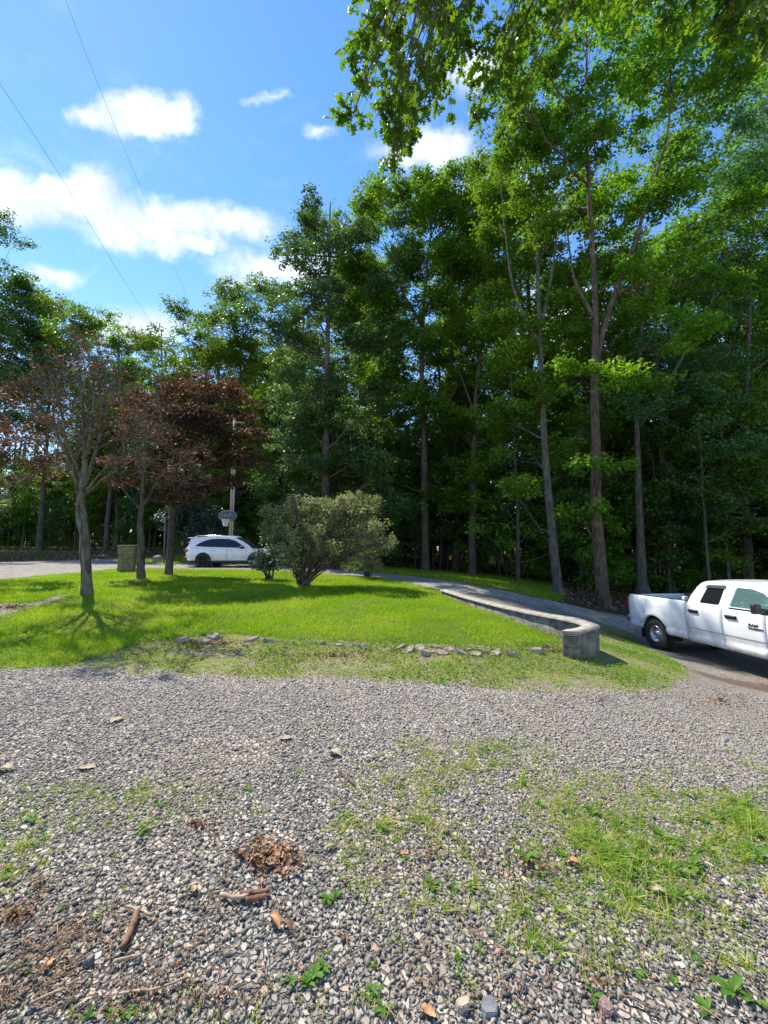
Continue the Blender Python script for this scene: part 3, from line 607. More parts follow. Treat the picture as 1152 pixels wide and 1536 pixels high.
def grow(name, seed, Ht, r0, blobs, lm, bark, ls=.14, cr=.5, per=70, dens=1.0, lean=(0, 0), stems=None, flare=.5, twig=True, flat=.55, top=1.0, shell=.45, sides=10, limbr=.42):
    """blobs: (x, y, z, rx, ry, rz) ellipsoids of foliage; every blob hangs on a limb of the trunk"""
    rg = np.random.default_rng(seed)
    root = bpy.data.objects.new(name, None); COL.objects.link(root)
    tb = MB(); lb = MB()
    paths = stems or [(trunk_path(Ht * top, lean, rg), r0)]
    for i, (p, r) in enumerate(paths):
        s = np.linspace(0, 1, len(p)); rad = r * (1 - .82 * s ** .9)
        if i == 0 and flare:      # root flare
            z = p[:, 2] - p[0, 2]
            pp = [p[0] + (0, 0, -.3)] + [p[0] + (p[1] - p[0]) * f for f in (0, .06, .14, .3, .6)] + list(p[1:])
            rr = [r * (1 + flare * 1.3), r * (1 + flare), r * (1 + flare * .45), r * (1 + flare * .18), r * 1.03, r] + list(rad[1:])
            tb.tube(pp, rr, sides, rough=.05, rng=rg)
        else: tb.tube(p, rad, sides, rough=.04, rng=rg)
    CC = []; K = []
    for (bx, by, bz, rx, ry, rz) in blobs:
        c = []
        for q_ in range(4):      # each mass of foliage breaks up into lesser ones
            o_ = rg.normal(0, .42, 3) * (rx, ry, rz); f_ = rg.uniform(.5, .78); rr_ = np.array([rx, ry, rz]) * f_
            n = max(3, int(dens * 2.9 * (rx * ry * rz * f_ ** 3) ** (2 / 3) / (cr * cr)))
            u = rg.normal(size=(n, 3)); u /= np.linalg.norm(u, axis=1)[:, None]; c.append(np.array([bx, by, bz]) + o_ + u * rg.random(n)[:, None] ** .5 * rr_)
        c = np.concatenate(c); n = len(c)
        # limb
        best = None
        for p, r in paths:
            zt = bz - .55 * math.hypot(bx - p[:, 0].mean(), by - p[:, 1].mean()) - .4 * rz
            j = int(np.argmin(np.abs(p[:, 2] - max(zt, p[1, 2])) + .3 * np.hypot(p[:, 0] - bx, p[:, 1] - by)))
            d = np.linalg.norm(p[j] - (bx, by, bz)); 
            if best is None or d < best[0]: best = (d, p, r, min(j, len(p) - 2))
        d, p, r, j = best; a = p[j]; rl = min(r * (1 - .82 * (j / (len(p) - 1)) ** .9) * .75, r * limbr * (.4 + .12 * d / max(r * 10, .1)), .035 * d + .012)
        L = bez(a, (bx, by, bz), (0, 0, -.06 * d), 7, rg, .03 * d * .4)
        tb.tube(L, np.linspace(rl, rl * .3, 7), 6, cap=False)
        ns = max(3, n // 5)
        for q in c[rg.integers(0, n, min(26, ns))] if twig else []:
            s0 = L[rg.integers(2, 7)]
            dd = np.linalg.norm(q - s0)
            tb.tube(bez(s0, q, (0, 0, -.08 * dd), 4, rg, .04 * dd), np.linspace(rl * .32, .006 + rl * .05, 4), 4, cap=False)
        CC.append(c); K.append(rg.normal(0, .13, len(c)) + rg.normal(0, .07))
    C = np.concatenate(CC); K = np.concatenate(K)
    blob_leaves(lb, C, int(per * .70), cr * .82, ls * 1.06, rg, K, flat=flat)
    t_ = tb.build('trunk', bark, root, smooth=True); c_ = lb.build('crown', lm, root)
    return root

def crown_blobs(rg, z0, z1, R_, n, shape='oval', cx=0, cy=0, br=(.34, .5)):
    """random foliage blobs filling a crown between two heights"""
    out = []
    for i in range(n):
        s = (i + .5) / n; z = z0 + (z1 - z0) * s
        prof = {'oval': math.sin(math.pi * min(1, .12 + .86 * s)) ** .6, 'top': (.35 + .65 * s) * (1 - max(0, s - .8) * 3.2), 'cone': 1 - .8 * s, 'col': .8 * math.sin(math.pi * (.15 + .8 * s)) ** .4}[shape]
        a = i * 2.4 + rg.uniform(-.5, .5); rr = R_ * prof * rg.uniform(.35, .78); b = R_ * rg.uniform(*br) * (.55 + .45 * prof)
        out.append((cx + rr * math.cos(a), cy + rr * math.sin(a), z + rg.uniform(-.5, .5), b, b, b * rg.uniform(.5, .75)))
    out.append((cx, cy, z1, R_ * .28, R_ * .28, R_ * .3))
    return out

used = {}
def place(proto, x, y, rz=0, sc=1.0, label=None, cat='tree', group=None, szz=None, tilt=(0, 0), dz=0):
    o = proto if proto.name not in used else copy_tree(proto)
    used[proto.name] = 1
    o.location = (x, y, float(Hs(x, y)) - .05 + dz); o.rotation_euler = (tilt[0], tilt[1], rz); o.scale = (sc, sc, szz or sc)
    return tag(o, label, cat, group)
def gp(px, Y): return float(P(px, 812, Y)[0]), Y

rg = np.random.default_rng(11)
# -- prototypes of the wood
OAK = [grow('oak_tree', 21, 25, .34, crown_blobs(rg, 6, 24, 5.2, 26), MOAK, MBK, ls=.18, cr=.62, per=62, dens=.62),
       grow('oak_tree', 22, 24, .30, crown_blobs(rg, 5, 23, 4.8, 26), MOAK, MBK2, ls=.17, cr=.6, per=62, dens=.62, lean=(.8, .3)),
       grow('oak_tree', 23, 23, .28, crown_blobs(rg, 3.5, 22, 4.6, 28, 'col'), MOAK, MBK, ls=.17, cr=.6, per=66, dens=.65, lean=(-.5, .4))]
LIG = grow('broadleaf_tree', 25, 19, .24, crown_blobs(rg, 2.5, 18.4, 4.6, 26), MLGT, MBK2, ls=.16, cr=.62, per=64, dens=.95)
SAP = [grow('sapling', 31, 8, .055, crown_blobs(rg, 1.5, 7.6, 1.9, 14, 'col'), MDRK, MBK, ls=.15, cr=.5, per=46, dens=.75, flare=.2, sides=6, flat=.6),
       grow('sapling', 32, 11, .08, crown_blobs(rg, 3.0, 10.5, 2.3, 14, 'col'), MOAK, MBK, ls=.15, cr=.5, per=46, dens=.7, flare=.2, sides=6, flat=.6),
       grow('sapling', 33, 5, .04, crown_blobs(rg, .5, 4.6, 1.7, 13), MOAK, MBK, ls=.14, cr=.45, per=46, dens=.75, flare=.2, sides=6, flat=.6)]
POLE = grow('slender_tree', 35, 20, .13, crown_blobs(rg, 10, 19.5, 2.6, 12, 'col'), MDRK, MBK, ls=.16, cr=.6, per=56, dens=.8, flare=.3, sides=7)

# -- trees one can tell apart
def hero(name, seed, px, py, Y, blobs_px, Ht, r0, lm, bark, label, cat='tree', lean=(0, 0), depth=None, stems_px=None, **k):
    """blobs and stems are read off the photograph at the tree's own distance, with a depth offset for each"""
    x, y = gp(px, Y); z = float(Hs(x, y)); rg_ = np.random.default_rng(seed)
    bl = []
    for b in blobs_px:
        bx, by, rx, ry = b[:4]; dy = b[4] if len(b) > 4 else rg_.uniform(-.9, .9) * (depth or 2.5); rx, ry = 1.12 * rx * (1.15 if px < 330 and Y > 26 else 1.1), ry * (1.05 if px < 330 and Y > 26 else 1.0)
        q = P(bx, by, Y + dy); m_ = (Y + dy) / FPX
        bl.append((q[0] - x, q[1] - y, q[2] - z, rx * m_, min(rx * m_, max(.8, (rx + ry) / 2 * m_)), ry * m_))
    st = None
    if stems_px:
        st = []
        for pts, r in stems_px:
            A = np.array([P(a[0], a[1], Y + (a[2] if len(a) > 2 else 0)) - (x, y, z) for a in pts])
            s = np.linspace(0, len(A) - 1, 3 * len(A)); ii = np.minimum(s.astype(int), len(A) - 2); f = (s - ii)[:, None]
            A = A[ii] * (1 - f) + A[ii + 1] * f; A[1:-1] += rg_.normal(0, .02, A[1:-1].shape); A[1:-1] = (A[:-2] + A[1:-1] * 2 + A[2:]) / 4
            st.append((A, r))
    o = grow(name, seed, Ht, r0, bl, lm, bark, lean=lean, stems=st, **k)
    o.location = (x, y, z - .02)
    return tag(o, label, cat)

hero('oak_tree', 41, 638, 856, 27, [(540, 350, 42, 34), (600, 320, 46, 40), (660, 300, 44, 40), (560, 420, 40, 34), (620, 400, 40, 36), (690, 350, 40, 36), (700, 420, 38, 34), (640, 280, 30, 24), (590, 285, 34, 22),
     (520, 480, 34, 28), (600, 500, 30, 24), (560, 560, 32, 24), (690, 500, 34, 26), (700, 560, 30, 22), (590, 640, 30, 20), (560, 700, 30, 18), (730, 470, 26, 24), (545, 310, 26, 20), (525, 400, 28, 24), (680, 390, 34, 28), (655, 440, 34, 26), (720, 350, 34, 28), (580, 460, 30, 24), (645, 520, 28, 22), (725, 430, 28, 24), (545, 525, 28, 22), (610, 360, 34, 28), (680, 310, 30, 24), (620, 600, 30, 22), (680, 620, 30, 22)],
     26, .28, MOAK, MBK, 'tall straight dark-trunked oak at the wood edge, right of the silvery shrub', depth=3, ls=.17, cr=.6, per=66, dens=2.0,
     stems_px=[([(638, 857), (638, 760), (636, 650), (632, 560), (634, 480), (640, 400), (650, 320)], .28), ([(640, 660), (668, 615), (690, 570), (700, 520)], .09), ([(634, 490), (600, 430), (585, 360)], .12), ([(636, 470), (672, 400), (684, 330)], .12)])
hero('broadleaf_tree', 42, 488, 850, 24, [(455, 330, 34, 34), (470, 380, 46, 36), (430, 370, 26, 24), (500, 350, 36, 30), (460, 440, 50, 34), (510, 430, 36, 34), (430, 500, 36, 26), (490, 510, 46, 36), (450, 560, 40, 30), (510, 590, 44, 34), (460, 630, 44, 34),
     (520, 660, 44, 34), (480, 700, 46, 34), (540, 720, 36, 30), (430, 670, 30, 26), (555, 600, 30, 30), (500, 760, 40, 26), (466, 295, 14, 14), (410, 440, 30, 22), (400, 480, 26, 20), (560, 780, 40, 30), (560, 500, 30, 28), (440, 600, 40, 30), (500, 640, 40, 30), (470, 740, 44, 26), (540, 680, 36, 28), (520, 800, 40, 24), (590, 760, 30, 24), (580, 700, 26, 26), (540, 560, 36, 30), (480, 590, 40, 30), (530, 370, 24, 22)],
     23, .28, MDRK, MBK, 'tall blue-green tree with foliage down to the ground directly behind the silvery shrub', depth=2.5, ls=.15, cr=.55, per=74, dens=1.3, shell=.4)
hero('oak_tree', 43, 708, 862, 26, [(740, 330, 40, 34), (780, 300, 40, 34), (730, 400, 36, 30), (790, 390, 36, 30), (770, 460, 36, 30), (740, 520, 36, 28), (720, 590, 34, 24), (770, 560, 30, 26), (690, 640, 28, 20), (750, 640, 34, 22), (720, 260, 36, 30), (695, 320, 34, 28), (760, 250, 36, 28), (705, 380, 32, 26), (690, 460, 30, 24), (720, 700, 34, 20), (690, 740, 34, 20)],
     25, .3, MOAK, MBK, 'dark-trunked oak a little right of the long bare trunk at the wood edge', depth=2.5, ls=.16, cr=.6, per=60, dens=1.7,
     stems_px=[([(708, 863), (708, 760), (711, 680), (712, 610), (722, 520), (735, 430), (745, 330)], .27), ([(711, 620), (690, 560), (676, 540)], .08), ([(712, 600), (750, 560), (770, 470)], .1)])
hero('oak_tree', 44, 834, 889, 19, [(800, 150, 40, 34), (760, 220, 46, 36), (820, 210, 44, 36), (740, 290, 40, 34), (800, 290, 48, 36), (760, 350, 44, 32), (830, 340, 40, 30), (760, 480, 36, 26), (850, 500, 30, 20), (770, 540, 40, 28), (740, 450, 30, 22), (820, 590, 44, 22), (760, 620, 44, 24),
     (880, 640, 40, 20), (800, 680, 40, 22), (770, 730, 40, 20)],
     24, .27, MLGT, MBK2, 'leaning pale-barked tree just left of the stoutest trunk, behind the stone wall', depth=2.5, ls=.15, cr=.52, per=64, dens=1.6,
     stems_px=[([(838, 889), (828, 800), (820, 720), (815, 640), (812, 560), (808, 480), (806, 380), (804, 260), (800, 160)], .215), ([(812, 490), (830, 400), (838, 300)], .09), ([(810, 520), (770, 440), (755, 330), (750, 230)], .08)])
hero('oak_tree', 45, 906, 909, 17, [(880, 60, 60, 40), (940, 30, 60, 40), (820, 90, 50, 36), (1000, 60, 60, 40), (870, 150, 60, 40), (950, 130, 60, 44), (1030, 130, 50, 40), (820, 200, 50, 36), (900, 230, 60, 40), (980, 240, 60, 40), (1050, 220, 50, 40), (850, 300, 50, 34), (940, 320, 54, 36), (1030, 320, 50, 36),
     (880, 380, 44, 30), (980, 400, 50, 34), (1060, 400, 46, 34), (860, 450, 26, 18), (960, 480, 46, 28), (1040, 490, 46, 30), (940, 560, 40, 20), (860, 560, 40, 18), (1000, 20, 50, 30), (880, 10, 50, 30), (900, 700, 40, 18, -1.5), (870, 770, 34, 16, -1), (1000, 570, 40, 22), (1080, 130, 46, 36), (1110, 60, 46, 36), (1090, 20, 40, 30), (760, 120, 40, 30), (790, 40, 44, 34), (1120, 300, 40, 30)],
     27, .36, MOAK, MBR, 'stoutest forked oak with reddish trunk between the stone wall and the pickup', depth=2.6, ls=.15, cr=.52, per=74, dens=1.25,
     stems_px=[([(906, 910), (899, 840), (894, 760), (894, 680), (892, 600), (893, 520), (893, 450), (888, 360), (880, 250), (880, 120)], .275), ([(893, 560), (902, 500), (922, 440), (950, 370), (975, 290), (1000, 210), (1010, 110)], .15), ([(893, 480), (860, 420), (850, 330)], .1), ([(925, 440), (1000, 410), (1050, 370)], .09)])
hero('oak_tree', 46, 964, 880, 20, [(1010, 560, 46, 30), (960, 600, 44, 24), (1050, 600, 44, 30), (1100, 540, 50, 40), (1000, 660, 44, 24), (1080, 660, 50, 28), (1100, 460, 50, 40), (1120, 380, 46, 40), (1090, 300, 50, 40), (1130, 250, 40, 40), (1130, 640, 40, 30), (1110, 160, 44, 40), (1150, 330, 40, 40), (1010, 500, 40, 30)],
     22, .28, MDRK, MBK, 'dark oak behind the pickup bed, right of the stoutest forked oak', depth=2.5, ls=.15, cr=.56, per=66, dens=1.6,
     stems_px=[([(964, 882), (960, 800), (957, 700), (955, 620), (960, 520), (968, 420)], .22), ([(958, 640), (1010, 560), (1060, 470), (1100, 360)], .12)])
hero('oak_tree', 47, 1004, 880, 22, [(1040, 640, 40, 26), (980, 700, 40, 22), (1060, 720, 44, 24), (1010, 760, 40, 20), (1120, 700, 40, 30), (1100, 760, 40, 24)],
     20, .3, MDRK, MBK, 'leaning dark trunk behind the pickup cab with low branches', depth=2, ls=.14, cr=.52, per=56, dens=.9,
     stems_px=[([(1006, 882), (1000, 780), (994, 700), (990, 620), (984, 520), (980, 420)], .24), ([(1000, 790), (984, 730), (978, 680)], .12)])
hero('oak_tree', 48, 1122, 872, 21, [(1150, 600, 50, 40), (1180, 500, 60, 50), (1160, 720, 50, 30), (1140, 420, 50, 40), (1200, 300, 60, 60), (1180, 180, 60, 60), (1160, 60, 60, 60), (1220, 640, 60, 50), (1190, 800, 40, 20)],
     23, .3, MOAK, MBK, 'straight dark oak above the pickup roof near the right edge', depth=2.5, ls=.16, cr=.6, per=60, dens=1.0,
     stems_px=[([(1122, 874), (1119, 780), (1116, 700), (1118, 600), (1124, 460), (1130, 300)], .26)])
hero('oak_tree', 49, 570, 852, 29, [(560, 470, 40, 34), (590, 540, 44, 34), (540, 620, 44, 34), (600, 680, 44, 34), (560, 760, 44, 30), (620, 590, 40, 30), (650, 690, 40, 30), (660, 760, 40, 30), (610, 800, 40, 24), (580, 420, 36, 28), (670, 620, 34, 26), (680, 800, 36, 24)],
     19, .2, MDRK, MBK, 'mid-height leafy tree filling the space left of the tall straight oak', depth=2.5, ls=.16, cr=.6, per=60, dens=1.1)
hero('oak_tree', 50, 775, 866, 23, [(760, 560, 34, 26), (790, 620, 40, 26), (740, 660, 40, 28), (790, 700, 40, 26), (750, 750, 44, 26), (800, 780, 40, 24), (730, 800, 40, 22), (840, 740, 36, 22), (860, 690, 36, 22), (870, 800, 36, 20)],
     14, .12, MOAK, MBK, 'slim leafy young oak left of the leaning pale-barked tree', depth=2, ls=.15, cr=.56, per=56, dens=.75)
hero('oak_tree', 57, 1060, 872, 19, [(1050, 760, 34, 20), (1090, 720, 40, 24), (1060, 680, 40, 24), (1110, 790, 36, 18), (1020, 720, 34, 20), (1140, 760, 36, 22), (1090, 620, 36, 24)],
     10, .09, MDRK, MBK, 'thin young tree rising directly behind the pickup cab roof', depth=1.6, ls=.14, cr=.5, per=50, dens=.7)
# left of the sky gap
hero('broadleaf_tree', 51, -30, 838, 37, [(-40, 360, 50, 40), (0, 345, 20, 22), (-10, 400, 30, 30), (-30, 460, 60, 40), (30, 450, 34, 26), (0, 520, 50, 36), (60, 500, 30, 26), (-60, 580, 70, 50), (40, 580, 50, 36)],
     24, .36, MDRK, MBK, 'tallest tree cut by the left edge of the view beyond the road', depth=3, ls=.2, cr=.75, per=70, dens=1.7)
hero('broadleaf_tree', 52, 60, 836, 39, [(50, 450, 34, 22), (90, 460, 34, 24), (40, 510, 44, 30), (110, 510, 44, 30), (70, 570, 54, 34), (130, 570, 50, 34), (30, 630, 50, 34), (100, 640, 54, 34), (60, 700, 50, 26)],
     21, .3, MOAK, MBK, 'rounded green tree beyond the road, second from the left edge', depth=3, ls=.2, cr=.75, per=66, dens=1.7)
hero('broadleaf_tree', 53, 160, 836, 38, [(130, 480, 34, 22), (165, 510, 30, 24), (190, 550, 30, 26), (150, 580, 44, 30), (200, 610, 40, 30), (130, 640, 44, 30), (180, 680, 44, 28), (150, 730, 34, 20)],
     18, .25, MLGT, MBK, 'yellow-green tree sloping down to the gap in the skyline', depth=3, ls=.18, cr=.7, per=66, dens=1.7)
hero('broadleaf_tree', 54, 300, 836, 38, [(270, 500, 34, 26), (320, 470, 40, 26), (370, 490, 40, 30), (260, 560, 36, 30), (320, 540, 46, 34), (380, 560, 44, 34), (300, 610, 50, 34), (360, 640, 50, 34), (250, 620, 30, 24), (410, 440, 30, 22), (340, 445, 24, 16), (310, 700, 50, 28), (380, 710, 40, 28)],
     23, .32, MLGT, MBK2, 'bright green broad tree behind the hoop, right of the gap in the skyline', depth=3, ls=.2, cr=.75, per=70, dens=1.75)
hero('broadleaf_tree', 55, 425, 842, 28, [(420, 600, 34, 30), (400, 660, 36, 28), (440, 700, 30, 24), (410, 720, 34, 24), (390, 620, 24, 22), (430, 560, 28, 24), (440, 740, 26, 18)],
     14, .2, MLGT, MBK2, 'smaller sunlit tree between the hoop and the silvery shrub', depth=1.8, ls=.17, cr=.6, per=60, dens=1.1)
hero('cedar_tree', 56, 285, 838, 27, [(285, 720, 22, 14), (270, 745, 24, 14), (300, 745, 26, 14), (285, 770, 34, 16), (260, 785, 26, 14), (315, 780, 26, 16), (275, 805, 34, 16), (310, 805, 30, 14), (285, 700, 12, 12)],
     6, .14, MBLU, MBK, 'bluish bushy evergreen behind the white sport utility vehicle', depth=1.2, ls=.12, cr=.42, per=90, dens=1.5, flare=.2, flat=.8)
# purple maples and the half-dead tree
hero('purple_maple', 61, 212, 869, 13, [(200, 610, 36, 24), (240, 590, 36, 24), (195, 650, 26, 20), (215, 640, 44, 26), (260, 620, 36, 24), (195, 690, 26, 20), (240, 680, 40, 22), (205, 720, 34, 14), (270, 660, 26, 20)],
     6.4, .12, MPUR, MBK, 'middle one of three small trees in the lawn, purple-leaved', 'maple', depth=1.1, ls=.10, cr=.34, per=52, dens=1.2, flare=.3,
     stems_px=[([(212, 869), (212, 820), (210, 790), (214, 755), (216, 700), (220, 640), (222, 590)], .13), ([(213, 760), (240, 715), (262, 680)], .05), ([(213, 765), (185, 735), (160, 700)], .045), ([(215, 720), (200, 660), (186, 600)], .05)])
hero('purple_maple', 62, 253, 862, 14.5, [(290, 590, 36, 20), (330, 580, 34, 20), (265, 630, 40, 24), (320, 630, 44, 26), (370, 610, 26, 20), (290, 680, 40, 24), (350, 680, 36, 22), (260, 720, 34, 20), (305, 725, 30, 16), (375, 650, 24, 18), (235, 700, 26, 18), (380, 690, 16, 12), (270, 745, 34, 14), (330, 720, 30, 16), (235, 740, 26, 12), (345, 650, 26, 20), (350, 685, 22, 14), (310, 610, 30, 20)],
     6.8, .13, MPUR, MBK, 'purple-leaved maple furthest right of three small lawn trees', 'maple', depth=1.5, ls=.11, cr=.37, per=54, dens=1.7, flare=.3,
     stems_px=[([(253, 863), (255, 820), (257, 780), (258, 730), (270, 680), (285, 630), (300, 590)], .14), ([(257, 760), (240, 710), (225, 670)], .05), ([(258, 740), (310, 690), (350, 640)], .06), ([(262, 710), (262, 640), (260, 600)], .05)])
hero('purple_maple', 63, -70, 878, 13.5, [(-60, 620, 50, 34), (-10, 640, 40, 26), (20, 600, 30, 16), (30, 660, 40, 26), (60, 640, 24, 18), (-30, 690, 50, 26), (40, 700, 36, 16), (-90, 680, 50, 36), (75, 690, 18, 10)],
     6.5, .15, MPUR, MBK, 'purple-leaved maple cut by the left edge of the view', 'maple', depth=1.4, ls=.11, cr=.36, per=50, dens=.16, flare=.3)

MBT = barkmat('old_maple_bark', (.05, .042, .03), (.21, .18, .135), moss=(.15, .14, .09))
def bare_tree():
    """the half-dead tree: trunk, a fan of bare limbs and twigs, a few leaves left"""
    Y = 9.5; x, y = gp(131, Y); z = float(Hs(x, y)); rg = np.random.default_rng(77); o3 = np.array([x, y, z])
    root = empty('half_dead_tree', (x, y, z - .02), label='nearest small lawn tree with mostly bare grey branches', cat='tree')
    tb = MB(); lb = MB(); C = []
    def limb(pts, r, kids=5, rend=.25, depth=0):
        A = np.array([P(a[0], a[1], Y + (a[2] if len(a) > 2 else 0)) - o3 for a in pts]) if depth == 0 else np.array(pts)
        if depth == 0:
            s = np.linspace(0, len(A) - 1, 4 * len(A)); ii = np.minimum(s.astype(int), len(A) - 2); f = (s - ii)[:, None]
            A = A[ii] * (1 - f) + A[ii + 1] * f; A[1:-1] += rg.normal(0, .012, A[1:-1].shape); A[1:-1] = (A[:-2] + 2 * A[1:-1] + A[2:]) / 4
        n = len(A); rad = r * np.linspace(1, rend, n)
        tb.tube(A, rad, 10 if depth == 0 else 5, rough=.07 if depth == 0 else 0, rng=rg, cap=depth == 0)
        L = np.linalg.norm(A[-1] - A[0])
        if depth < 3:
            for k in range(kids):
                j = rg.integers(int(n * .3), n); d = A[min(j, n - 1)] - A[max(j - 1, 0)]; d /= np.linalg.norm(d) + 1e-9
                q = rg.normal(size=3); q -= d * np.dot(q, d); q /= np.linalg.norm(q); e = d * .7 + q * .75 + np.array([0, 0, .25]); e /= np.linalg.norm(e)
                l2 = L * rg.uniform(.22, .5); b = A[j] + e * l2
                p2 = bez(A[j], b, q * -.06 * l2, 5, rg, .03 * l2); limb(p2, max(rad[j] * .5, .004), max(2, kids - 1), .3, depth + 1)
        if depth >= 2 and rg.random() < .10: C.append(A[-1])
    tk = [(131, 893), (129, 850), (126, 800), (121, 760), (121, 735)]
    A = np.array([P(a[0], a[1], Y) - o3 for a in tk]); s = np.linspace(0, 4, 17); ii = np.minimum(s.astype(int), 3); f = (s - ii)[:, None]; A = A[ii] * (1 - f) + A[ii + 1] * f
    rad = np.interp(s, [0, .15, .4, 1, 2, 2.6, 3, 4], [.18, .14, .115, .102, .098, .118, .092, .082]); A[0, 2] -= .2
    tb.tube(A, rad, 14, rough=.10, rng=rg)
    for pts, r, k in (([(121, 740), (128, 690), (126, 640), (122, 590), (120, 560)], .085, 9), ([(121, 745), (110, 700), (85, 650, -.3), (60, 610, -.5), (44, 590, -.6)], .06, 8), ([(122, 740), (140, 690, .3), (150, 650, .5), (156, 600, .6), (160, 560, .6)], .06, 8),
                      ([(124, 745), (160, 715, -.6), (195, 690, -1.0), (230, 672, -1.4)], .035, 8), ([(122, 735), (104, 700, .6), (80, 690, 1.1), (50, 640, 1.4)], .04, 8), ([(124, 740), (150, 712, .4), (185, 668, .8), (205, 640, 1)], .035, 8),
                      ([(127, 690), (138, 640, -.3), (140, 590, -.4), (143, 550, -.5)], .045, 8), ([(123, 720), (100, 660, -.6), (92, 610, -.9), (84, 570, -1)], .04, 8), ([(110, 705), (70, 690, -.6), (35, 660, -1), (12, 640, -1.2)], .025, 7)):
        limb(pts, r * .8, k + 2)
    for _ in range(14):
        a = rg.uniform(0, 6.28); C.append(np.array([math.cos(a) * rg.uniform(.3, 1.2), math.sin(a) * rg.uniform(.3, 1.2), rg.uniform(3.2, 4.6)]))
    C = np.array(C)[::4]; blob_leaves(lb, C, 14, .16, .07, rg, rg.normal(.1, .15, len(C)))
    tb.build('trunk', MBT, root, smooth=True); lb.build('crown', MPUR, root)
bare_tree()

def shrub(name, seed, px, Y, blobs_px, lm, label, nst=9, ls=.05, cr=.16, per=60, dens=1.0, depth=1.0, r=.035):
    x, y = gp(px, Y); z = float(Hs(x, y)); rg = np.random.default_rng(seed)
    root = empty(name, (x, y, z - .02), label=label, cat='shrub'); tb = MB(); lb = MB(); CC = []; K = []
    for b in blobs_px:
        bx, by, rx, ry = b[:4]; dy = b[4] if len(b) > 4 else rg.uniform(-1, 1) * depth; q = P(bx, by, Y + dy) - (x, y, z); m_ = (Y + dy) / FPX
        rad = np.array([rx * m_, (rx + ry) * .5 * m_, ry * m_]); n = max(6, int(dens * 6.5 * np.prod(rad) ** (2 / 3) / cr ** 2))
        u = rg.normal(size=(n, 3)); u /= np.linalg.norm(u, axis=1)[:, None]; c = q + u * rg.random(n)[:, None] ** .45 * rad; c[:, 2] = np.maximum(c[:, 2], .12); CC.append(c); K.append(rg.normal(0, .12, n) + rg.normal(0, .05))
        for i in range(2 if nst else 0):
            e = q + rg.normal(0, .3, 3) * rad; s0 = np.array([rg.normal(0, .10), rg.normal(0, .10), 0]); d = np.linalg.norm(e - s0)
            L = bez(s0, e, (-(e - s0)[0] * .10, 0, .05 * d), 8, rg, .02); tb.tube(L, np.linspace(r * rg.uniform(.6, 1.1), .008, 8), 6, cap=False)
            for c_ in c[rg.integers(0, n, 9)]:
                s1 = L[rg.integers(3, 8)]; tb.tube(bez(s1, c_, (0, 0, 0), 3, rg, .02), np.linspace(.009, .003, 3), 4, cap=False)
    C = np.concatenate(CC); K = np.concatenate(K)
    blob_leaves(lb, C, per, cr, ls, rg, K, flat=.9, tilt=.9)
    tb.build('stems', MBK, root, smooth=True); lb.build('foliage', lm, root); return root
shrub('silvery_shrub', 81, 456, 13, [(420, 775, 26, 20), (450, 765, 32, 18), (490, 770, 30, 20), (530, 760, 34, 18), (548, 768, 24, 16), (415, 805, 26, 18), (455, 800, 32, 20), (500, 800, 34, 20), (540, 795, 32, 18), (565, 790, 16, 14), (440, 825, 26, 14), (490, 825, 30, 14), (530, 820, 30, 14),
      (405, 790, 16, 14), (570, 815, 18, 12), (475, 752, 22, 10), (520, 748, 20, 10), (400, 765, 12, 8), (560, 752, 14, 9), (440, 746, 12, 8), (545, 742, 10, 7), (586, 806, 10, 8), (520, 838, 26, 10), (430, 845, 20, 8)], MSIL, 'big spreading silvery-green shrub with many thin stems in the lawn', ls=.08, cr=.15, per=22, dens=.70, depth=1.0)
shrub('silvery_shrub', 82, 552, 16.5, [(545, 832, 26, 15), (565, 815, 20, 13), (580, 822, 13, 10), (530, 845, 22, 10), (556, 847, 24, 8)], MSIL, 'lower brownish-green shrub at the right shoulder of the big silvery shrub', ls=.075, cr=.15, per=22, dens=.7, depth=.5)
shrub('bluish_shrub', 83, 404, 14.2, [(396, 835, 15, 12), (412, 828, 14, 12), (386, 845, 9, 7), (415, 843, 14, 9), (398, 848, 14, 7)], MBLU, 'low blue-green shrub hiding the front of the white sport utility vehicle', ls=.055, cr=.16, per=60, dens=1.0, depth=.4)

# -- the ranks of the wood, copies of the prototypes
ri = np.random.default_rng(5)
G1 = 'trees standing deep in the wood'
taken = [gp(px, Y) for px, Y in ((638, 27), (488, 24), (708, 26), (834, 19), (906, 17), (964, 20), (1004, 22), (1122, 21), (-30, 31), (60, 33), (160, 31), (300, 36), (425, 28), (285, 27))]
def free(x, y, d): return all((x - a) ** 2 + (y - b) ** 2 > d * d for a, b in taken)
def scatter(n, f, d, protos, label, group, smin, smax, cat='tree'):
    k = 0; tries = 0
    while k < n and tries < 4000:
        tries += 1; x, y = f()
        if not free(x, y, d): continue
        taken.append((x, y)); pr = protos[int(ri.integers(len(protos)))]
        place(pr, x, y, ri.uniform(0, 6.28), ri.uniform(smin, smax), label, cat, group, tilt=(ri.normal(0, .02), ri.normal(0, .02))); k += 1
edge = lambda x: float(np.interp(x, [-60, -24, -8, 0, 6, 12, 20, 40], [44, 38, 36, 29, 25, 19, 16, 14]))
def zone_fn(x0, x1, a, b):
    def f():
        x = ri.uniform(x0, x1); return x, edge(x) + ri.uniform(a, b)
    return f
scatter(20, zone_fn(-2, 34, 3.5, 17), 2.8, OAK, 'full-grown tree in the ranks of the wood behind the lawn', 'full-grown trees in the wood', 1.0, 1.2)
scatter(22, zone_fn(-30, -2, 2, 14), 3.4, OAK + [LIG], 'tree in the ranks of the wood beyond the road on the left', 'trees beyond the road', .85, 1.05)
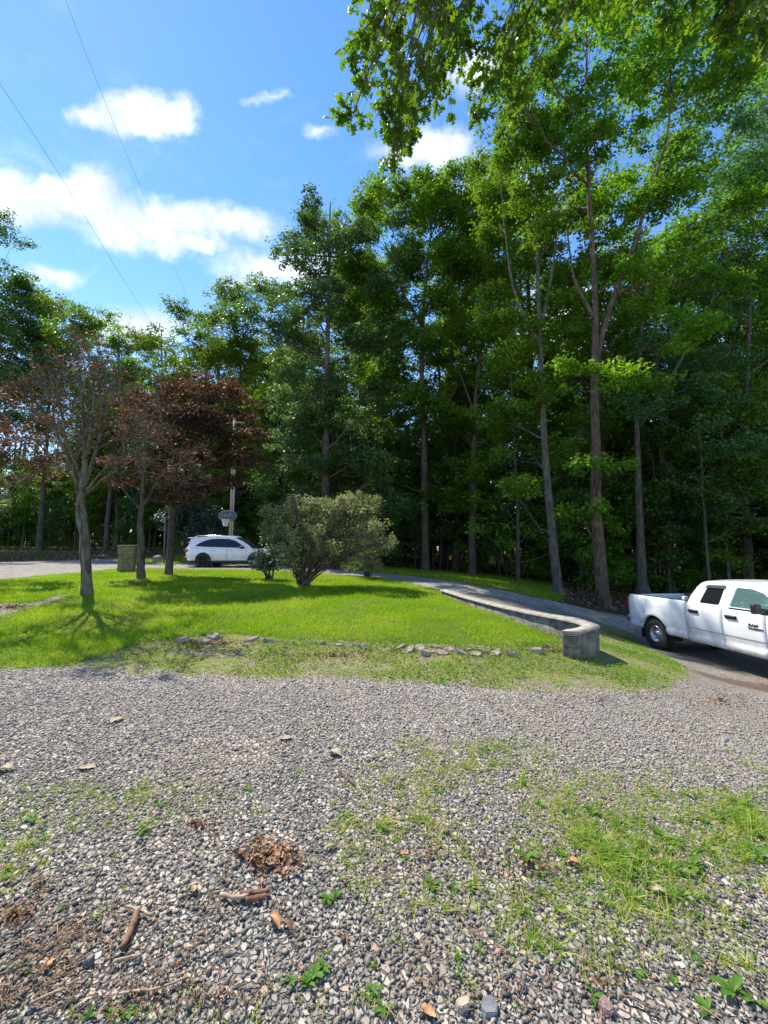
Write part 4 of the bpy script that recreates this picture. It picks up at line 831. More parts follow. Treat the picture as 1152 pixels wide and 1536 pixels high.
scatter(10, zone_fn(-2, 36, 16, 36), 3.5, OAK, 'tree trunk glimpsed in the far depth of the wood', 'far trees in the depth of the wood', .8, 1.05)
scatter(26, zone_fn(0, 30, 3, 20), 1.3, [POLE], 'slender dark trunk among the bigger trees of the wood', 'slender trunks in the wood', .6, 1.05)
scatter(100, zone_fn(-1, 30, 2.2, 15), 1.3, SAP, 'leafy understorey sapling in the shade under the wood on the right', 'understorey saplings in the wood', .75, 1.2, 'sapling')
scatter(130, zone_fn(-46, 1, .3, 8), 1.1, SAP, 'leafy young tree at the foot of the wood beyond the road', 'young trees beyond the road', .7, 1.1, 'sapling')
# far wood: one mass
mb = MB(); rf = np.random.default_rng(9)
n = 1900; x = rf.uniform(-95, 90, n); y = 54 + rf.uniform(0, 16, n); z = H(x, y) + rf.uniform(0, 1, n) ** 1.3 * 15 * (.75 + .25 * np.clip((x + 20) / 30, 0, 1))
blob_leaves(mb, np.stack([x, y, z], -1), 36, 1.9, .6, rf, rf.normal(0, .15, n))
for i in range(200):
    a = rf.uniform(-95, 90); b = rf.uniform(60, 72); mb.tube([(a, b, float(H(a, b)) - .3), (a + rf.normal(0, .3), b, 9), (a + rf.normal(0, .5), b, 18)], [.3, .22, .12], 5, rnd=0)
tag(mb.build('far_woods', MDRK), kind='stuff')

# -- oak behind the camera: only its drooping branch ends reach into the view
def near_oak():
    rg = np.random.default_rng(91); x0, y0 = 7.5, -2.0; z0 = float(H(x0, y0)); o3 = np.array([x0, y0, z0])
    root = empty('oak_tree', (x0, y0, z0), label='nearest oak whose drooping lobed leaves hang into the top of the view', cat='tree')
    tb = MB(); lb = MB()
    tp = np.array([(0, 0, -.3), (0, 0, 0), (.02, 0, .5), (.05, .05, 3), (0, .2, 7), (-.1, .3, 11), (0, .4, 15)], float); tb.tube(tp, [.62, .5, .40, .36, .30, .2, .06], 14, rough=.05, rng=rg)
    outline = np.array([(0, 0), (.18, .05), (.24, .26), (.34, .10), (.46, .14), (.56, .42), (.66, .14), (.76, .17), (.88, .30), (.90, .10), (1.02, 0)])
    poly = np.concatenate([outline, outline[-2:0:-1] * (1, -1)])      # one lobed leaf
    def leaf(p, d, s):
        d = d / np.linalg.norm(d); n = rg.normal(0, .38, 3) + (0, 0, 1); n -= d * np.dot(n, d); n /= np.linalg.norm(n); q = np.cross(n, d)
        V = p + np.outer(poly[:, 0], d) * s + np.outer(poly[:, 1], q) * s + np.outer((np.abs(poly[:, 1]) * .35 - poly[:, 0] ** 2 * .12), n) * s
        m_ = len(outline); F = []
        for i in range(m_ - 1):      # strips between both edges
            a, b = i, i + 1; c_ = (2 * m_ - 2 - b) % (2 * m_ - 2); d_ = (2 * m_ - 2 - a) % (2 * m_ - 2)
            f = [a, b, c_, d_]; f = list(dict.fromkeys(f)); F.append(f)
        lb.add(V, F, float(np.clip(rg.normal(.5, .18), 0, 1)))
    BL = [(555, 40, 5.6, 46, 36), (600, 100, 5.8, 46, 40), (540, 95, 5.4, 28, 26), (640, 40, 6.2, 60, 44), (570, 175, 5.2, 34, 20), (530, 172, 5.0, 26, 12), (605, 215, 5.4, 24, 28), (660, 130, 6.2, 50, 36), (590, 245, 5.3, 14, 14), (690, 60, 6.5, 60, 50), (740, 110, 6.5, 50, 44), (770, 170, 6.6, 36, 26),
          (720, 170, 6.6, 28, 20), (790, 40, 7, 60, 40), (860, 20, 7, 60, 30), (940, 8, 7.2, 50, 24), (1030, 10, 6.6, 60, 22), (1110, 30, 6.0, 50, 34), (1140, 60, 5.6, 34, 40), (1000, -40, 6.5, 90, 36), (700, -40, 6, 120, 50), (850, -60, 6, 120, 40), (1150, -30, 6, 80, 50), (600, -60, 5, 60, 40), (1090, 60, 6, 24, 20), (625, 170, 5.8, 24, 22)]
    hub = {}
    for (px, py, Y, rx, ry) in BL:
        q = P(px, py, Y); m_ = Y / FPX
        key = 0 if px < 700 else (1 if px < 900 else 2)
        if key not in hub:
            e = P((600, 800, 1050)[key], (-150, -130, -140)[key], (5.0, 5.5, 5.0)[key]) - o3; a = tp[4] + (0, 0, (-.5, .8, 0)[key])
            hub[key] = bez(a, e, (0, 0, .7), 12, rg, .08); tb.tube(hub[key], np.linspace(.15, .04, 12), 8, cap=False)
        L0 = hub[key]; st = L0[rg.integers(7, 12)]; e = q - o3; d = np.linalg.norm(e - st)
        L = bez(st, e, (0, 0, .10 * d), 9, rg, .03); tb.tube(L, np.linspace(.028, .008, 9), 6, cap=False)
        nt = int(5 + rx * ry / 190)
        for k in range(nt):
            u = rg.normal(size=3); u /= np.linalg.norm(u); c = e + u * rg.random() ** .4 * np.array([rx, (rx + ry) / 2, ry]) * m_
            s0 = L[rg.integers(4, 9)]; tw = bez(s0, c, (0, 0, .05), 6, rg, .02); tb.tube(tw, np.linspace(.007, .0025, 6), 4, cap=False)
            for i in range(2, 6):
                for _ in range(5 if i > 3 else 3):
                    dd = (tw[5] - tw[0]); dd = dd / (np.linalg.norm(dd) + 1e-9) + rg.normal(0, .8, 3) + (0, 0, -.1); leaf(tw[i] + rg.normal(0, .03, 3), dd, rg.uniform(.10, .17))
    tb.build('trunk', MBK, root, smooth=True); lb.build('near_foliage', MOAKN, root)
    # crown proper, above and behind the camera
    cb = MB(); B = crown_blobs(rg, 7, 15.5, 4.2, 16); C = np.concatenate([np.array(b[:3]) + rg.normal(0, .45, (22, 3)) * np.array(b[3:]) for b in B]) + (0.6, -1.2, 0)
    blob_leaves(cb, C, 42, .5, .15, rg, rg.normal(0, .12, len(C))); cb.build('crown', MOAK, root)
MOAKN = leafmat('near_oak_leaf', (.05, .105, .010), (.10, .185, .014), (.22, .30, .022), trans=.55, rough=.4, gloss=.4)
near_oak()
# ------------------------------------------------------------ vehicles
WHITE = mat('white_paint', (.78, .79, .79), rough=.28, spec=.5, coat=.6, vary=.03, vscale=2)
t = NT(WHITE.node_tree); oc = t.n('ShaderNodeTexCoord').outputs['Object']; zz = t.n('ShaderNodeSeparateXYZ', ins={0: oc}).outputs[2]
dirt = t.m('MULTIPLY', t.m('MULTIPLY', t.ss(zz, .95, .45), t.ss(t.noise(oc, 7, 6, .7), .35, .7)), .55)      # road dirt along the sills
c = t.mix(dirt, t.mix(t.ss(t.noise(oc, 2, 5, .6), .3, .7), (.74, .75, .75), (.80, .81, .81)), (.36, .30, .23))
p = t.n('ShaderNodeBsdfPrincipled', ins={'Base Color': c, 'Roughness': .26, 'Specular IOR Level': .5, 'Coat Weight': .6}); t.n('ShaderNodeOutputMaterial', ins={0: p})
DARKP = mat('black_plastic', (.018, .018, .02), rough=.5, vary=.2)
GAPM = mat('panel_gap', (.02, .02, .02), rough=.9)
CHR = mat('chrome', (.55, .56, .58), rough=.18, metal=1.0)
STEEL = mat('painted_steel_wheel', (.50, .50, .50), rough=.32, metal=.8)
TYRE = mat('tyre_rubber', (.03, .029, .028), rough=.85, vary=.4, vscale=14, bump=.3, bscale=60)
REDL = mat('tail_light_red', (.45, .012, .012), rough=.15, coat=.8)
LENS = mat('clear_lens', (.6, .62, .65), rough=.08, metal=.6)
GLASS = bpy.data.materials.new('tinted_glass'); GLASS.use_nodes = True; t = NT(GLASS.node_tree)
p = t.n('ShaderNodeBsdfPrincipled', ins={'Base Color': (.012, .016, .018), 'Roughness': .03, 'Specular IOR Level': .5, 'IOR': 1.5}); t.n('ShaderNodeOutputMaterial', ins={0: p})
GLASS_SKY = bpy.data.materials.new('sky_tint_glass'); GLASS_SKY.use_nodes = True; t = NT(GLASS_SKY.node_tree)
p = t.n('ShaderNodeBsdfPrincipled', ins={'Base Color': (.5, .88, .92), 'Roughness': .02, 'Metallic': .85, 'IOR': 2.0}); t.n('ShaderNodeOutputMaterial', ins={0: p})  # cyan base colour stands in for the sky reflected in the front windows
BEDM = mat('bed_liner', (.03, .03, .032), rough=.7, vary=.3, vscale=20)
MUD = mat('mud_spatter', (.20, .15, .11), rough=.9, vary=.3)

def interp(tab): A = np.array(tab, float); return lambda v: np.interp(v, A[:, 0], A[:, 1])
def arch(u, uc, r, zc, base):
    """lower edge of the body with a wheel arch"""
    d = np.abs(u - uc); return np.where(d < r, np.maximum(base, zc + np.sqrt(np.maximum(r * r - d * d, 0))), base)
def panel(name, u0, u1, bot, top, hw, side, m, parent, nu=28, nw=16, lip=.07, extra=()):
    us = np.unique(np.r_[np.linspace(u0, u1, nu), [e for e in extra if u0 < e < u1]])
    G = []
    for u in us:
        b, tp_ = float(bot(u)), float(top(u)); ws = b + (tp_ - b) * np.linspace(0, 1, nw)
        col = [(u, side * float(hw(u, w_)), w_) for w_ in ws]
        col = [(u, side * (float(hw(u, b)) - lip), b - .004)] + col + [(u, side * (float(hw(u, tp_)) - .05), tp_ + .004)]
        G.append(col)
    G = np.array(G); e0 = G[:1] * (1, 1, 1) - [[(0, side * .03, 0)]]; e1 = G[-1:] - [[(0, side * .03, 0)]]
    mb = MB(); mb.grid(np.concatenate([e0, G, e1])); o = mb.build(name, m, parent, smooth=True)
    return o
def wheel(parent, u, y, r, wd, side, rimr, style, name='wheel'):
    root = bpy.data.objects.new(name, None); COL.objects.link(root); root.parent = parent; root.location = (u, y, r)
    rw = random.Random(3); mb = MB(); h = wd / 2
    prof = [(rimr * .98, -h * .8), (rimr + .02, -h * .96), (r * .9, -h), (r * .975, -h * .86), (r, -h * .7), (r, h * .7), (r * .975, h * .86), (r * .9, h), (rimr + .02, h * .96), (rimr * .98, h * .8)]
    mb.lathe(prof, n=48)
    for k in range(40):      # tread blocks
        a = k * 2 * math.pi / 40
        for j, o_ in ((-.42, 0), (0, .5), (.42, 0)):
            a2 = a + o_ * 2 * math.pi / 40; M = Matrix.Rotation(-a2, 3, 'Y')
            c = M @ Vector((r + .002, 0, 0)); mb.box((c.x, j * wd, c.z), (.014, wd * .26, r * .105), rot=M)
    mb.build('tyre', TYRE, root)
    mb = MB(); s = side; f = s * h      # face side
    if style == 'steel':
        pr = [(rimr, -f * .8), (rimr, f * .9), (rimr * .93, f * .93), (rimr * .90, f * .6), (rimr * .84, f * .35), (rimr * .62, f * .28), (rimr * .45, f * .42), (rimr * .3, f * .52), (rimr * .29, f * .75), (rimr * .2, f * .85), (.0, f * .86)]
        mb.lathe(pr, n=40); mb.build('rim', STEEL, root, smooth=True)
        mb = MB()
        for k in range(8):
            a = k * math.pi / 4 + .2; mb = MB(); mb.lathe([(0, f * .40), (rimr * .085, f * .40), (rimr * .095, f * .30)], c=(math.cos(a) * rimr * .74, 0, math.sin(a) * rimr * .74), n=12)
            mb.build('vent_hole', GAPM, root)
        mb = MB()
        for k in range(8):
            a = k * math.pi / 4; mb.lathe([(.0, f * .58), (.012, f * .58), (.014, f * .44)], c=(math.cos(a) * rimr * .40, 0, math.sin(a) * rimr * .40), n=8)
        mb.build('lug_nut', CHR, root)
    else:
        mb.lathe([(rimr, -f * .8), (rimr, f * .9), (rimr * .94, f * .93), (rimr * .92, f * .5), (rimr * .9, f * .1), (0, f * .05)], n=40); mb.build('rim_well', GAPM, root, smooth=True)
        mb = MB(); mb.lathe([(rimr * .96, f * .88), (rimr * .9, f * .9), (rimr * .9, f * .7)], n=40); mb.lathe([(rimr * .22, f * .5), (rimr * .2, f * .75), (0, f * .78)], n=20)
        for k in range(5):
            for dlt in (-.13, .13):
                a = k * 2 * math.pi / 5 + .3; a1 = a + dlt; A = np.array([math.cos(a) * rimr * .16, f * .72, math.sin(a) * rimr * .16]); B = np.array([math.cos(a1 + dlt * .4) * rimr * .92, f * .82, math.sin(a1 + dlt * .4) * rimr * .92])
                mb.tube([A, B], [.022, .017], 5)
        mb.build('rim', STEEL if style == 'alloy' else DARKP, root)
    return root
def well(mb, uc, r, zc, y0, y1):
    a = np.linspace(-.25, math.pi + .25, 18)
    G = np.array([[(uc + r * math.cos(t_), y, zc + r * math.sin(t_)) for t_ in a] for y in (y0, y1)]); mb.grid(G)
    G = np.array([[(uc + rr * math.cos(t_), y0, zc + rr * math.sin(t_)) for t_ in a] for rr in (.02, r)]); mb.grid(G)
def smoothpoly(pts, n=3):
    """round the corners of an outline"""
    p = np.array(pts, float)
    for _ in range(n): q = np.roll(p, -1, 0); p = np.stack([p * .75 + q * .25, p * .25 + q * .75], 1).reshape(-1, 2)
    return [tuple(x) for x in p]
def roundpoly(pts, r=.05, k=4):
    out = []; n = len(pts); P_ = [np.array(p, float) for p in pts]
    for i in range(n):
        a, b, c = P_[i - 1], P_[i], P_[(i + 1) % n]; la, lc = np.linalg.norm(a - b), np.linalg.norm(c - b); d = min(r, la * .45, lc * .45)
        s, e = b + (a - b) / la * d, b + (c - b) / lc * d
        for j in range(k + 1): t_ = j / k; out.append(tuple(s * (1 - t_) ** 2 + b * 2 * t_ * (1 - t_) + e * t_ * t_))
    return out

# ---- pickup -------------------------------------------------
YAW = .062; LOC = np.array([7.6, 11.35, 0]); th = YAW - math.pi / 2
cx_, cy__ = LOC[0] + math.cos(YAW) * 1.0, LOC[1] + math.sin(YAW) * 1.0
truck = empty('pickup_truck', (cx_, cy__, -1.29), (0, -.043, th), 'white crew-cab pickup truck parked on gravel at the right edge', 'pickup truck')
RW, FW, TR = -.08, 3.78, .41
prof = interp([(.36, .86), (.43, .93), (.50, .975), (.575, .992), (.61, .985), (.635, .955), (.67, .958), (.72, .975), (.85, .99), (1.05, 1.0), (1.22, .995), (1.34, .978), (1.42, .95), (1.5, .93)])
def t_hw(u, w_):
    y = prof(w_)
    for uc in (RW, FW):
        d = math.hypot(u - uc, w_ - TR); y = y + .035 * math.exp(-((d - .52) / .10) ** 2)      # flared arch
    if u > 4.2: y = y - .30 * ((u - 4.2) / .55) ** 2 * .5
    if u < -1.0: y = y - .05 * ((-1.0 - u) / .17) ** 2
    return y
t_bot = lambda u: arch(u, RW, .50, TR, .47) if u < 1.2 else arch(u, FW, .50, TR, .45)
t_bed = lambda u: 1.425 if u > -1.1 else 1.425 - .02 * (-1.1 - u) / .07
t_belt = lambda u: 1.385
t_fen = lambda u: float(np.interp(u, [3.05, 3.6, 4.2, 4.6, 4.75], [1.385, 1.36, 1.30, 1.22, 1.12]))
for s in (-1, 1):
    ex = tuple(RW + .5 * math.cos(a) for a in np.linspace(0, math.pi, 25)); ex2 = tuple(FW + .5 * math.cos(a) for a in np.linspace(0, math.pi, 25))
    panel('bed_side', -1.17, 1.04, t_bot, t_bed, t_hw, s, WHITE, truck, extra=ex, nw=22)
    d = panel('rear_door', 1.075, 2.105, lambda u: .45, t_belt, t_hw, s, WHITE, truck, nu=10, nw=22)
    f = panel('front_door', 2.12, 3.095, lambda u: .45, t_belt, t_hw, s, WHITE, truck, nu=10, nw=22)
    panel('fender', 3.108, 4.74, t_bot, t_fen, t_hw, s, WHITE, truck, extra=ex2, nw=18)
    for dd, u in ((d, 1.30), (f, 2.31)):
        mb = MB(); mb.box((u + .02, s * 1.005, 1.20), (.27, .02, .085), .009); mb.box((u + .02, s * 1.03, 1.215), (.26, .03, .045), .014); o = mb.build('handle', DARKP, dd, smooth=False)
    # greenhouse side
    ft = lambda v, w_, o_=0.0, s=s: (v, s * (.952 + o_ - .235 * ((w_ - 1.385) / .58) ** 1.15 if w_ > 1.385 else .952 + o_), w_)
    outer = [(1.09, 1.385), (1.17, 1.60), (1.27, 1.80), (1.36, 1.90), (1.50, 1.95), (1.9, 1.972), (2.4, 1.975), (2.8, 1.955), (3.05, 1.90), (3.30, 1.79), (3.62, 1.60), (3.98, 1.385)]
    rear = roundpoly([(1.45, 1.425), (1.57, 1.84), (2.03, 1.855), (1.995, 1.425)], .05)
    front = roundpoly([(2.25, 1.425), (2.31, 1.85), (2.68, 1.84), (2.95, 1.77), (3.28, 1.56), (3.40, 1.425)], .05)
    mb = MB(); mb.poly(outer, [rear, front], ft, thick=(0, -s * .035, 0)); cab = mb.build('cab_side', WHITE, truck)
    mb = MB(); mb.poly(rear, [], lambda a, b: ft(a, b, -.015)); mb.build('rear_side_window', GLASS, truck)
    mb = MB(); mb.poly(front, [], lambda a, b: ft(a, b, -.015)); mb.build('front_side_window', GLASS_SKY, truck)
    mb = MB(); q = [(1.50, 1.80), (1.57, 1.865), (2.05, 1.88), (2.06, 1.80)]; mb.poly(roundpoly(q, .02), [], lambda a, b: ft(a, b, .012), thick=(0, -s * .02, 0)); mb.build('window_visor', DARKP, truck)
    # black belt strip and door gap lines
    mb = MB(); mb.box((2.86, s * .963, 1.395), (1.2, .02, .03), .006); mb.build('belt_moulding', DARKP, truck)
    # tow mirror
    m_ = bpy.data.objects.new('mirror', None); COL.objects.link(m_); m_.parent = truck; m_.location = (3.18, s * .93, 1.44)
    mb = MB(); mb.tube([(0, 0, 0), (-.02, s * .16, .02), (-.03, s * .26, .04)], [.045, .035, .035], 8); mb.tube([(0, 0, -.07), (-.02, s * .16, -.06), (-.03, s * .26, -.03)], [.03, .026, .026], 8); mb.build('arm', DARKP, m_)
    mb = MB(); mb.box((-.03, s * .30, .04), (.10, .17, .20), .03, seg=3); mb.build('shell', DARKP, m_)
    mb = MB(); mb.box((-.083, s * .30, .045), (.012, .13, .15), .004); mb.build('mirror_glass', CHR, m_)
    # tail lamp, head lamp
    mb = MB(); mb.box((-1.155, s * .935, 1.17), (.05, .09, .34), .02, seg=3); mb.build('tail_light', REDL, truck)
    mb = MB(); mb.box((-1.182, s * .935, 1.06), (.01, .07, .07), .003); mb.build('reversing_lamp', LENS, truck)
    mb = MB(); mb.box((4.60, s * .76, 1.08), (.26, .28, .20), .05, seg=3); mb.build('headlight', LENS, truck)
    mb = MB(); mb.box((RW - .50, s * .88, .45), (.02, .26, .44), .006); mb.build('mud_flap', DARKP, truck)
    wheel(truck, RW, s * .845, TR, .27, s, .225, 'steel'); wheel(truck, FW, s * .845, TR, .27, s, .225, 'steel')
# roof, with curved edges
us = np.linspace(0, 1, 24); ou = np.array([(1.27, 1.80), (1.36, 1.90), (1.50, 1.95), (1.9, 1.972), (2.4, 1.975), (2.8, 1.955), (3.05, 1.90), (3.10, 1.88)])
G = []
for (u, w_) in ou:
    hwid = .952 - .235 * ((w_ - 1.385) / .58) ** 1.15
    G.append([(u + .10 * (1 - abs(v)) * (1 if u > 2 else -.6) * (abs(u - 2.2) / .9), v * hwid, w_ + .035 * (1 - v * v)) for v in np.linspace(-1, 1, 15)])
mb = MB(); mb.grid(np.array(G)); mb.build('roof', WHITE, truck, smooth=True)
def across(pts, name, m, bulge, parent=truck, hwf=lambda w_: .952 - .235 * (max(w_ - 1.385, 0) / .58) ** 1.15 - .03, nv=13):
    G = [[(u + bulge * (1 - v * v), v * hwf(w_), w_ + .02 * (1 - v * v)) for v in np.linspace(-1, 1, nv)] for u, w_ in pts]
    mb = MB(); mb.grid(np.array(G)); return mb.build(name, m, parent, smooth=True)
across([(3.10, 1.885), (3.30, 1.79), (3.62, 1.60), (3.96, 1.40)], 'windshield', GLASS, .12)
across([(1.27, 1.81), (1.17, 1.60), (1.10, 1.40)], 'rear_window', GLASS, -.03)
G = []
for u, w_, hw_ in ((3.10, 1.39, .93), (3.6, 1.385, .94), (3.93, 1.385, .94), (4.2, 1.345, .92), (4.5, 1.28, .84), (4.72, 1.16, .72)):
    G.append([(u + .05 * (1 - v * v), v * hw_, w_ + .05 * (1 - v ** 4) - .02 + .012 * math.cos(v * 9)) for v in np.linspace(-1, 1, 17)])
mb = MB(); mb.grid(np.array(G)); mb.build('hood', WHITE, truck, smooth=True)
mb = MB(); mb.box((4.66, 0, .88), (.16, 1.5, .30), .05, seg=3); mb.build('valance', WHITE, truck)
mb = MB(); mb.box((4.70, 0, 1.02), (.14, 1.12, .34), .04, seg=3); mb.build('grille_surround', CHR, truck)
mb = MB(); mb.box((4.775, -.27, 1.02), (.02, .46, .24), .006); mb.box((4.775, .27, 1.02), (.02, .46, .24), .006); mb.build('grille', GAPM, truck)
mb = MB(); mb.box((4.76, 0, .68), (.24, 1.86, .26), .06, seg=3); mb.build('front_bumper', CHR, truck)
mb = MB(); mb.box((-1.28, 0, .70), (.16, 1.86, .20), .03, seg=3); mb.build('rear_bumper', CHR, truck)
mb = MB(); mb.box((-1.17, 0, .70), (.10, 1.6, .08), .01); mb.box((-1.32, 0, .60), (.12, .10, .08), .01); mb.build('hitch', DARKP, truck)
mb = MB(); mb.box((-1.145, 0, 1.12), (.05, 1.72, .58), .02, seg=3); mb.box((-1.172, 0, 1.14), (.01, 1.3, .34), .004); tg = mb.build('tailgate', WHITE, truck)
mb = MB(); mb.box((-1.185, 0, 1.27), (.02, .22, .06), .008); mb.build('handle', DARKP, tg)
mb = MB(); mb.box((-.05, 0, .86), (2.14, 1.72, .03)); mb.box((-.05, -.885, 1.14), (2.16, .06, .54)); mb.box((-.05, .885, 1.14), (2.16, .06, .54)); mb.box((1.02, 0, 1.14), (.04, 1.76, .54)); mb.build('bed_liner', BEDM, truck)
mb = MB(); [mb.box((-.05, s * .905, 1.433), (2.16, .085, .022), .008) for s in (-1, 1)]; mb.build('bed_rail_cap', DARKP, truck)
mb = MB(); mb.box((.86, -.80, 1.475), (.10, .10, .11), .02, seg=2); mb.build('rail_bracket', WHITE, truck)
mb = MB()
for uc in (RW, FW):
    for s in (-1, 1): well(mb, uc, .515, TR, s * .60, s * .93)
mb.box((1.8, 0, .58), (5.6, 1.1, .16)); mb.box((2.1, 0, .75), (2.0, 1.80, .34)); mb.box((1.058, 0, .98), (.05, 1.86, .84)); mb.box((3.104, 0, .95), (.05, 1.84, .8)); mb.box((2.114, 0, .95), (.05, 1.86, .85))
mb.box((4.25, 0, .8), (.7, 1.3, .5)); mb.box((RW, 0, TR), (.12, 1.5, .12), .03); mb.box((FW, 0, TR), (.12, 1.5, .12), .03); mb.lathe([(.0, -.1), (.17, -.08), (.17, .08), (0, .1)], c=(RW, 0, TR), n=16); mb.build('chassis', GAPM, truck)
mb = MB()
for y in (-.42, .42):
    for u in (1.75, 2.75): mb.box((u, y, 1.25), (.16, .5, .62), .05, rot=Matrix.Rotation(-.2, 3, 'Y')); mb.box((u, y, 1.66), (.10, .26, .18), .04)
mb.build('seats', BEDM, truck)
mb = MB()      # lower body seam
for s in (-1, 1): mb.box((2.1, s * .9915, .79), (2.0, .006, .006))
mb.build('door_seam', GAPM, truck)
def text(txt, size, m, parent, loc, rot, name='badge', ext=.004, shear=0.0, sx=1.0):
    cu = bpy.data.curves.new(name, 'FONT'); cu.body = txt; cu.size = size; cu.extrude = ext; cu.offset = size * .02; cu.shear = shear
    o = bpy.data.objects.new(name, cu); me = bpy.data.meshes.new_from_object(o); bpy.data.objects.remove(o)
    o = bpy.data.objects.new(name, me); COL.objects.link(o); me.materials.append(m); o.parent = parent; o.location = loc; o.rotation_euler = rot; o.scale = (sx, 1, 1); return o
for s in (-1, 1):
    r_ = (math.pi / 2, 0, 0) if s < 0 else (math.pi / 2, 0, math.pi)
    u0 = 2.72 if s < 0 else 3.06
    text('RAM', .085, DARKP, truck, (u0, s * 1.004, 1.07), r_, shear=.15, sx=1.2); text('TRADESMAN', .05, DARKP, truck, (u0 - .01 * -s, s * 1.006, 1.015), r_, sx=1.15)

# ---- sport utility vehicle ------------------------------------
suv = empty('sport_utility_vehicle', (-9.7, 22.5, .30), (0, 0, R(-.5)), 'white sport utility vehicle with dark wheels parked on the road under the hoop', 'car')
sp = interp([(.22, .80), (.30, .90), (.42, .935), (.6, .945), (.75, .95), (.95, .93), (1.02, .915), (1.1, .89)])
def s_hw(u, w_):
    y = sp(w_)
    if u < -.6: y = y - .30 * ((-.6 - u) / .46) ** 2.4
    if u > 3.2: y = y - .34 * ((u - 3.2) / .62) ** 2.2
    return y
s_bot = lambda u: arch(u, 0 if u < 1.4 else 2.815, .43, .37, .36)
s_top = lambda u: float(np.interp(u, [-1.05, -.9, 0, 1, 2.2, 2.7, 3.3, 3.62, 3.76], [.98, 1.06, 1.05, 1.03, 1.0, .99, .93, .84, .72]))
s_clad = lambda u: arch(u, 0 if u < 1.4 else 2.815, .375, .37, .24)
for s in (-1, 1):
    ex = tuple(.43 * math.cos(a) for a in np.linspace(0, math.pi, 21)); ex2 = tuple(2.815 + x for x in ex)
    panel('rear_quarter', -1.04, .42, s_bot, s_top, s_hw, s, WHITE, suv, extra=ex)
    d = panel('rear_door', .432, 1.30, s_bot, s_top, s_hw, s, WHITE, suv, nu=9); f = panel('front_door', 1.312, 2.36, s_bot, s_top, s_hw, s, WHITE, suv, nu=9)
    panel('fender', 2.372, 3.76, s_bot, s_top, s_hw, s, WHITE, suv, extra=ex2)
    panel('cladding', -1.05, 3.70, s_clad, lambda u: s_bot(u) + .01, lambda u, w_: s_hw(u, max(w_, .36)) + .012, s, DARKP, suv, extra=ex + ex2 + tuple(x * .87 for x in ex) + tuple(2.815 + x * .87 for x in ex), nu=70, nw=4)
    for dd, u in ((d, .55), (f, 1.45)):
        mb = MB(); mb.box((u, s * .955, .90), (.2, .03, .03), .01); mb.build('handle', CHR, dd)
    ft = lambda v, w_, o_=0.0, s=s: (v, s * (.905 + o_ - .235 * max(0, (w_ - 1.0) / .66) ** 1.2 - (.16 * ((-.55 - v) / .5) ** 2 if v < -.55 else 0)), w_)
    outer = [(-1.0, 1.02), (-.86, 1.22), (-.82, 1.42), (-.78, 1.54), (-.4, 1.615), (.2, 1.655), (.8, 1.66), (1.3, 1.64), (1.7, 1.56), (2.1, 1.38), (2.42, 1.18), (2.66, .985), (2.2, 1.0), (1, 1.03), (0, 1.045)]
    win = [(-.50, 1.14), (-.28, 1.30), (.02, 1.44), (.3, 1.515), (.8, 1.54), (1.3, 1.52), (1.62, 1.45), (1.95, 1.27), (2.26, 1.05), (1.2, 1.07), (.2, 1.10)]
    mb = MB(); mb.poly(outer, [win], ft, thick=(0, -s * .03, 0)); mb.build('upper_side', WHITE, suv)
    mb = MB(); mb.poly(win, [], lambda a, b: ft(a, b, -.012)); gl = mb.build('side_window', GLASS, suv)
    mb = MB()
    for u in (.10, .40, 1.30): mb.tube([ft(u - (.08 if u < .2 else 0), 1.09, -.004), ft(u + .02, 1.52 if u > .2 else 1.45, -.004)], .022, 6)
    mb.build('pillar', DARKP, gl)
    mb = MB(); mb.tube([(-.6, s * .66, 1.63), (-.4, s * .66, 1.70), (.6, s * .67, 1.715), (1.3, s * .66, 1.69), (1.5, s * .65, 1.63)], .018, 6); mb.build('roof_rail', CHR, suv)
    mb = MB(); mb.box((2.08, s * 1.0, 1.08), (.16, .20, .13), .04, seg=3); mb.build('mirror', DARKP, suv)
    mb = MB(); mb.box((-.93, s * .84, .90), (.20, .12, .15), .03, rot=Matrix.Rotation(s * -.45, 3, 'Z')); mb.build('tail_light', REDL, suv)
    mb = MB(); mb.box((3.62, s * .66, .74), (.2, .24, .12), .03); mb.build('headlight', LENS, suv)
    wheel(suv, 0, s * .83, .37, .23, s, .245, 'dark'); wheel(suv, 2.815, s * .83, .37, .23, s, .245, 'dark')
hf = lambda w_: .905 - .235 * max(0, (w_ - 1.0) / .66) ** 1.2 - .01
G = [[(u, v * hf(w_), w_ + .03 * (1 - v * v)) for v in np.linspace(-1, 1, 11)] for u, w_ in ((-.86, 1.60), (-.78, 1.56), (-.4, 1.615), (.2, 1.655), (.8, 1.66), (1.3, 1.64), (1.55, 1.59))]
mb = MB(); mb.grid(np.array(G)); mb.box((-.88, 0, 1.59), (.24, 1.24, .035), .012); mb.build('roof', WHITE, suv, smooth=True)
across([(1.55, 1.60), (1.7, 1.55), (2.1, 1.38), (2.42, 1.18), (2.70, 1.0)], 'windshield', GLASS, .16, suv, lambda w_: hf(w_) - .02)
across([(-.80, 1.54), (-.84, 1.4), (-.88, 1.22), (-1.0, 1.04)], 'rear_window', GLASS, -.10, suv, lambda w_: hf(w_) - .16)
G = [[(u + .10 * (1 - v * v), v * h_, w_ + .03 * (1 - v * v)) for v in np.linspace(-1, 1, 11)] for u, w_, h_ in ((2.6, 1.0, .86), (3.0, .96, .86), (3.4, .90, .82), (3.62, .82, .72))]
mb = MB(); mb.grid(np.array(G)); mb.build('hood', WHITE, suv, smooth=True)
mb = MB(); mb.box((3.68, 0, .62), (.16, 1.36, .40), .06, seg=3); mb.build('front_bumper', WHITE, suv)
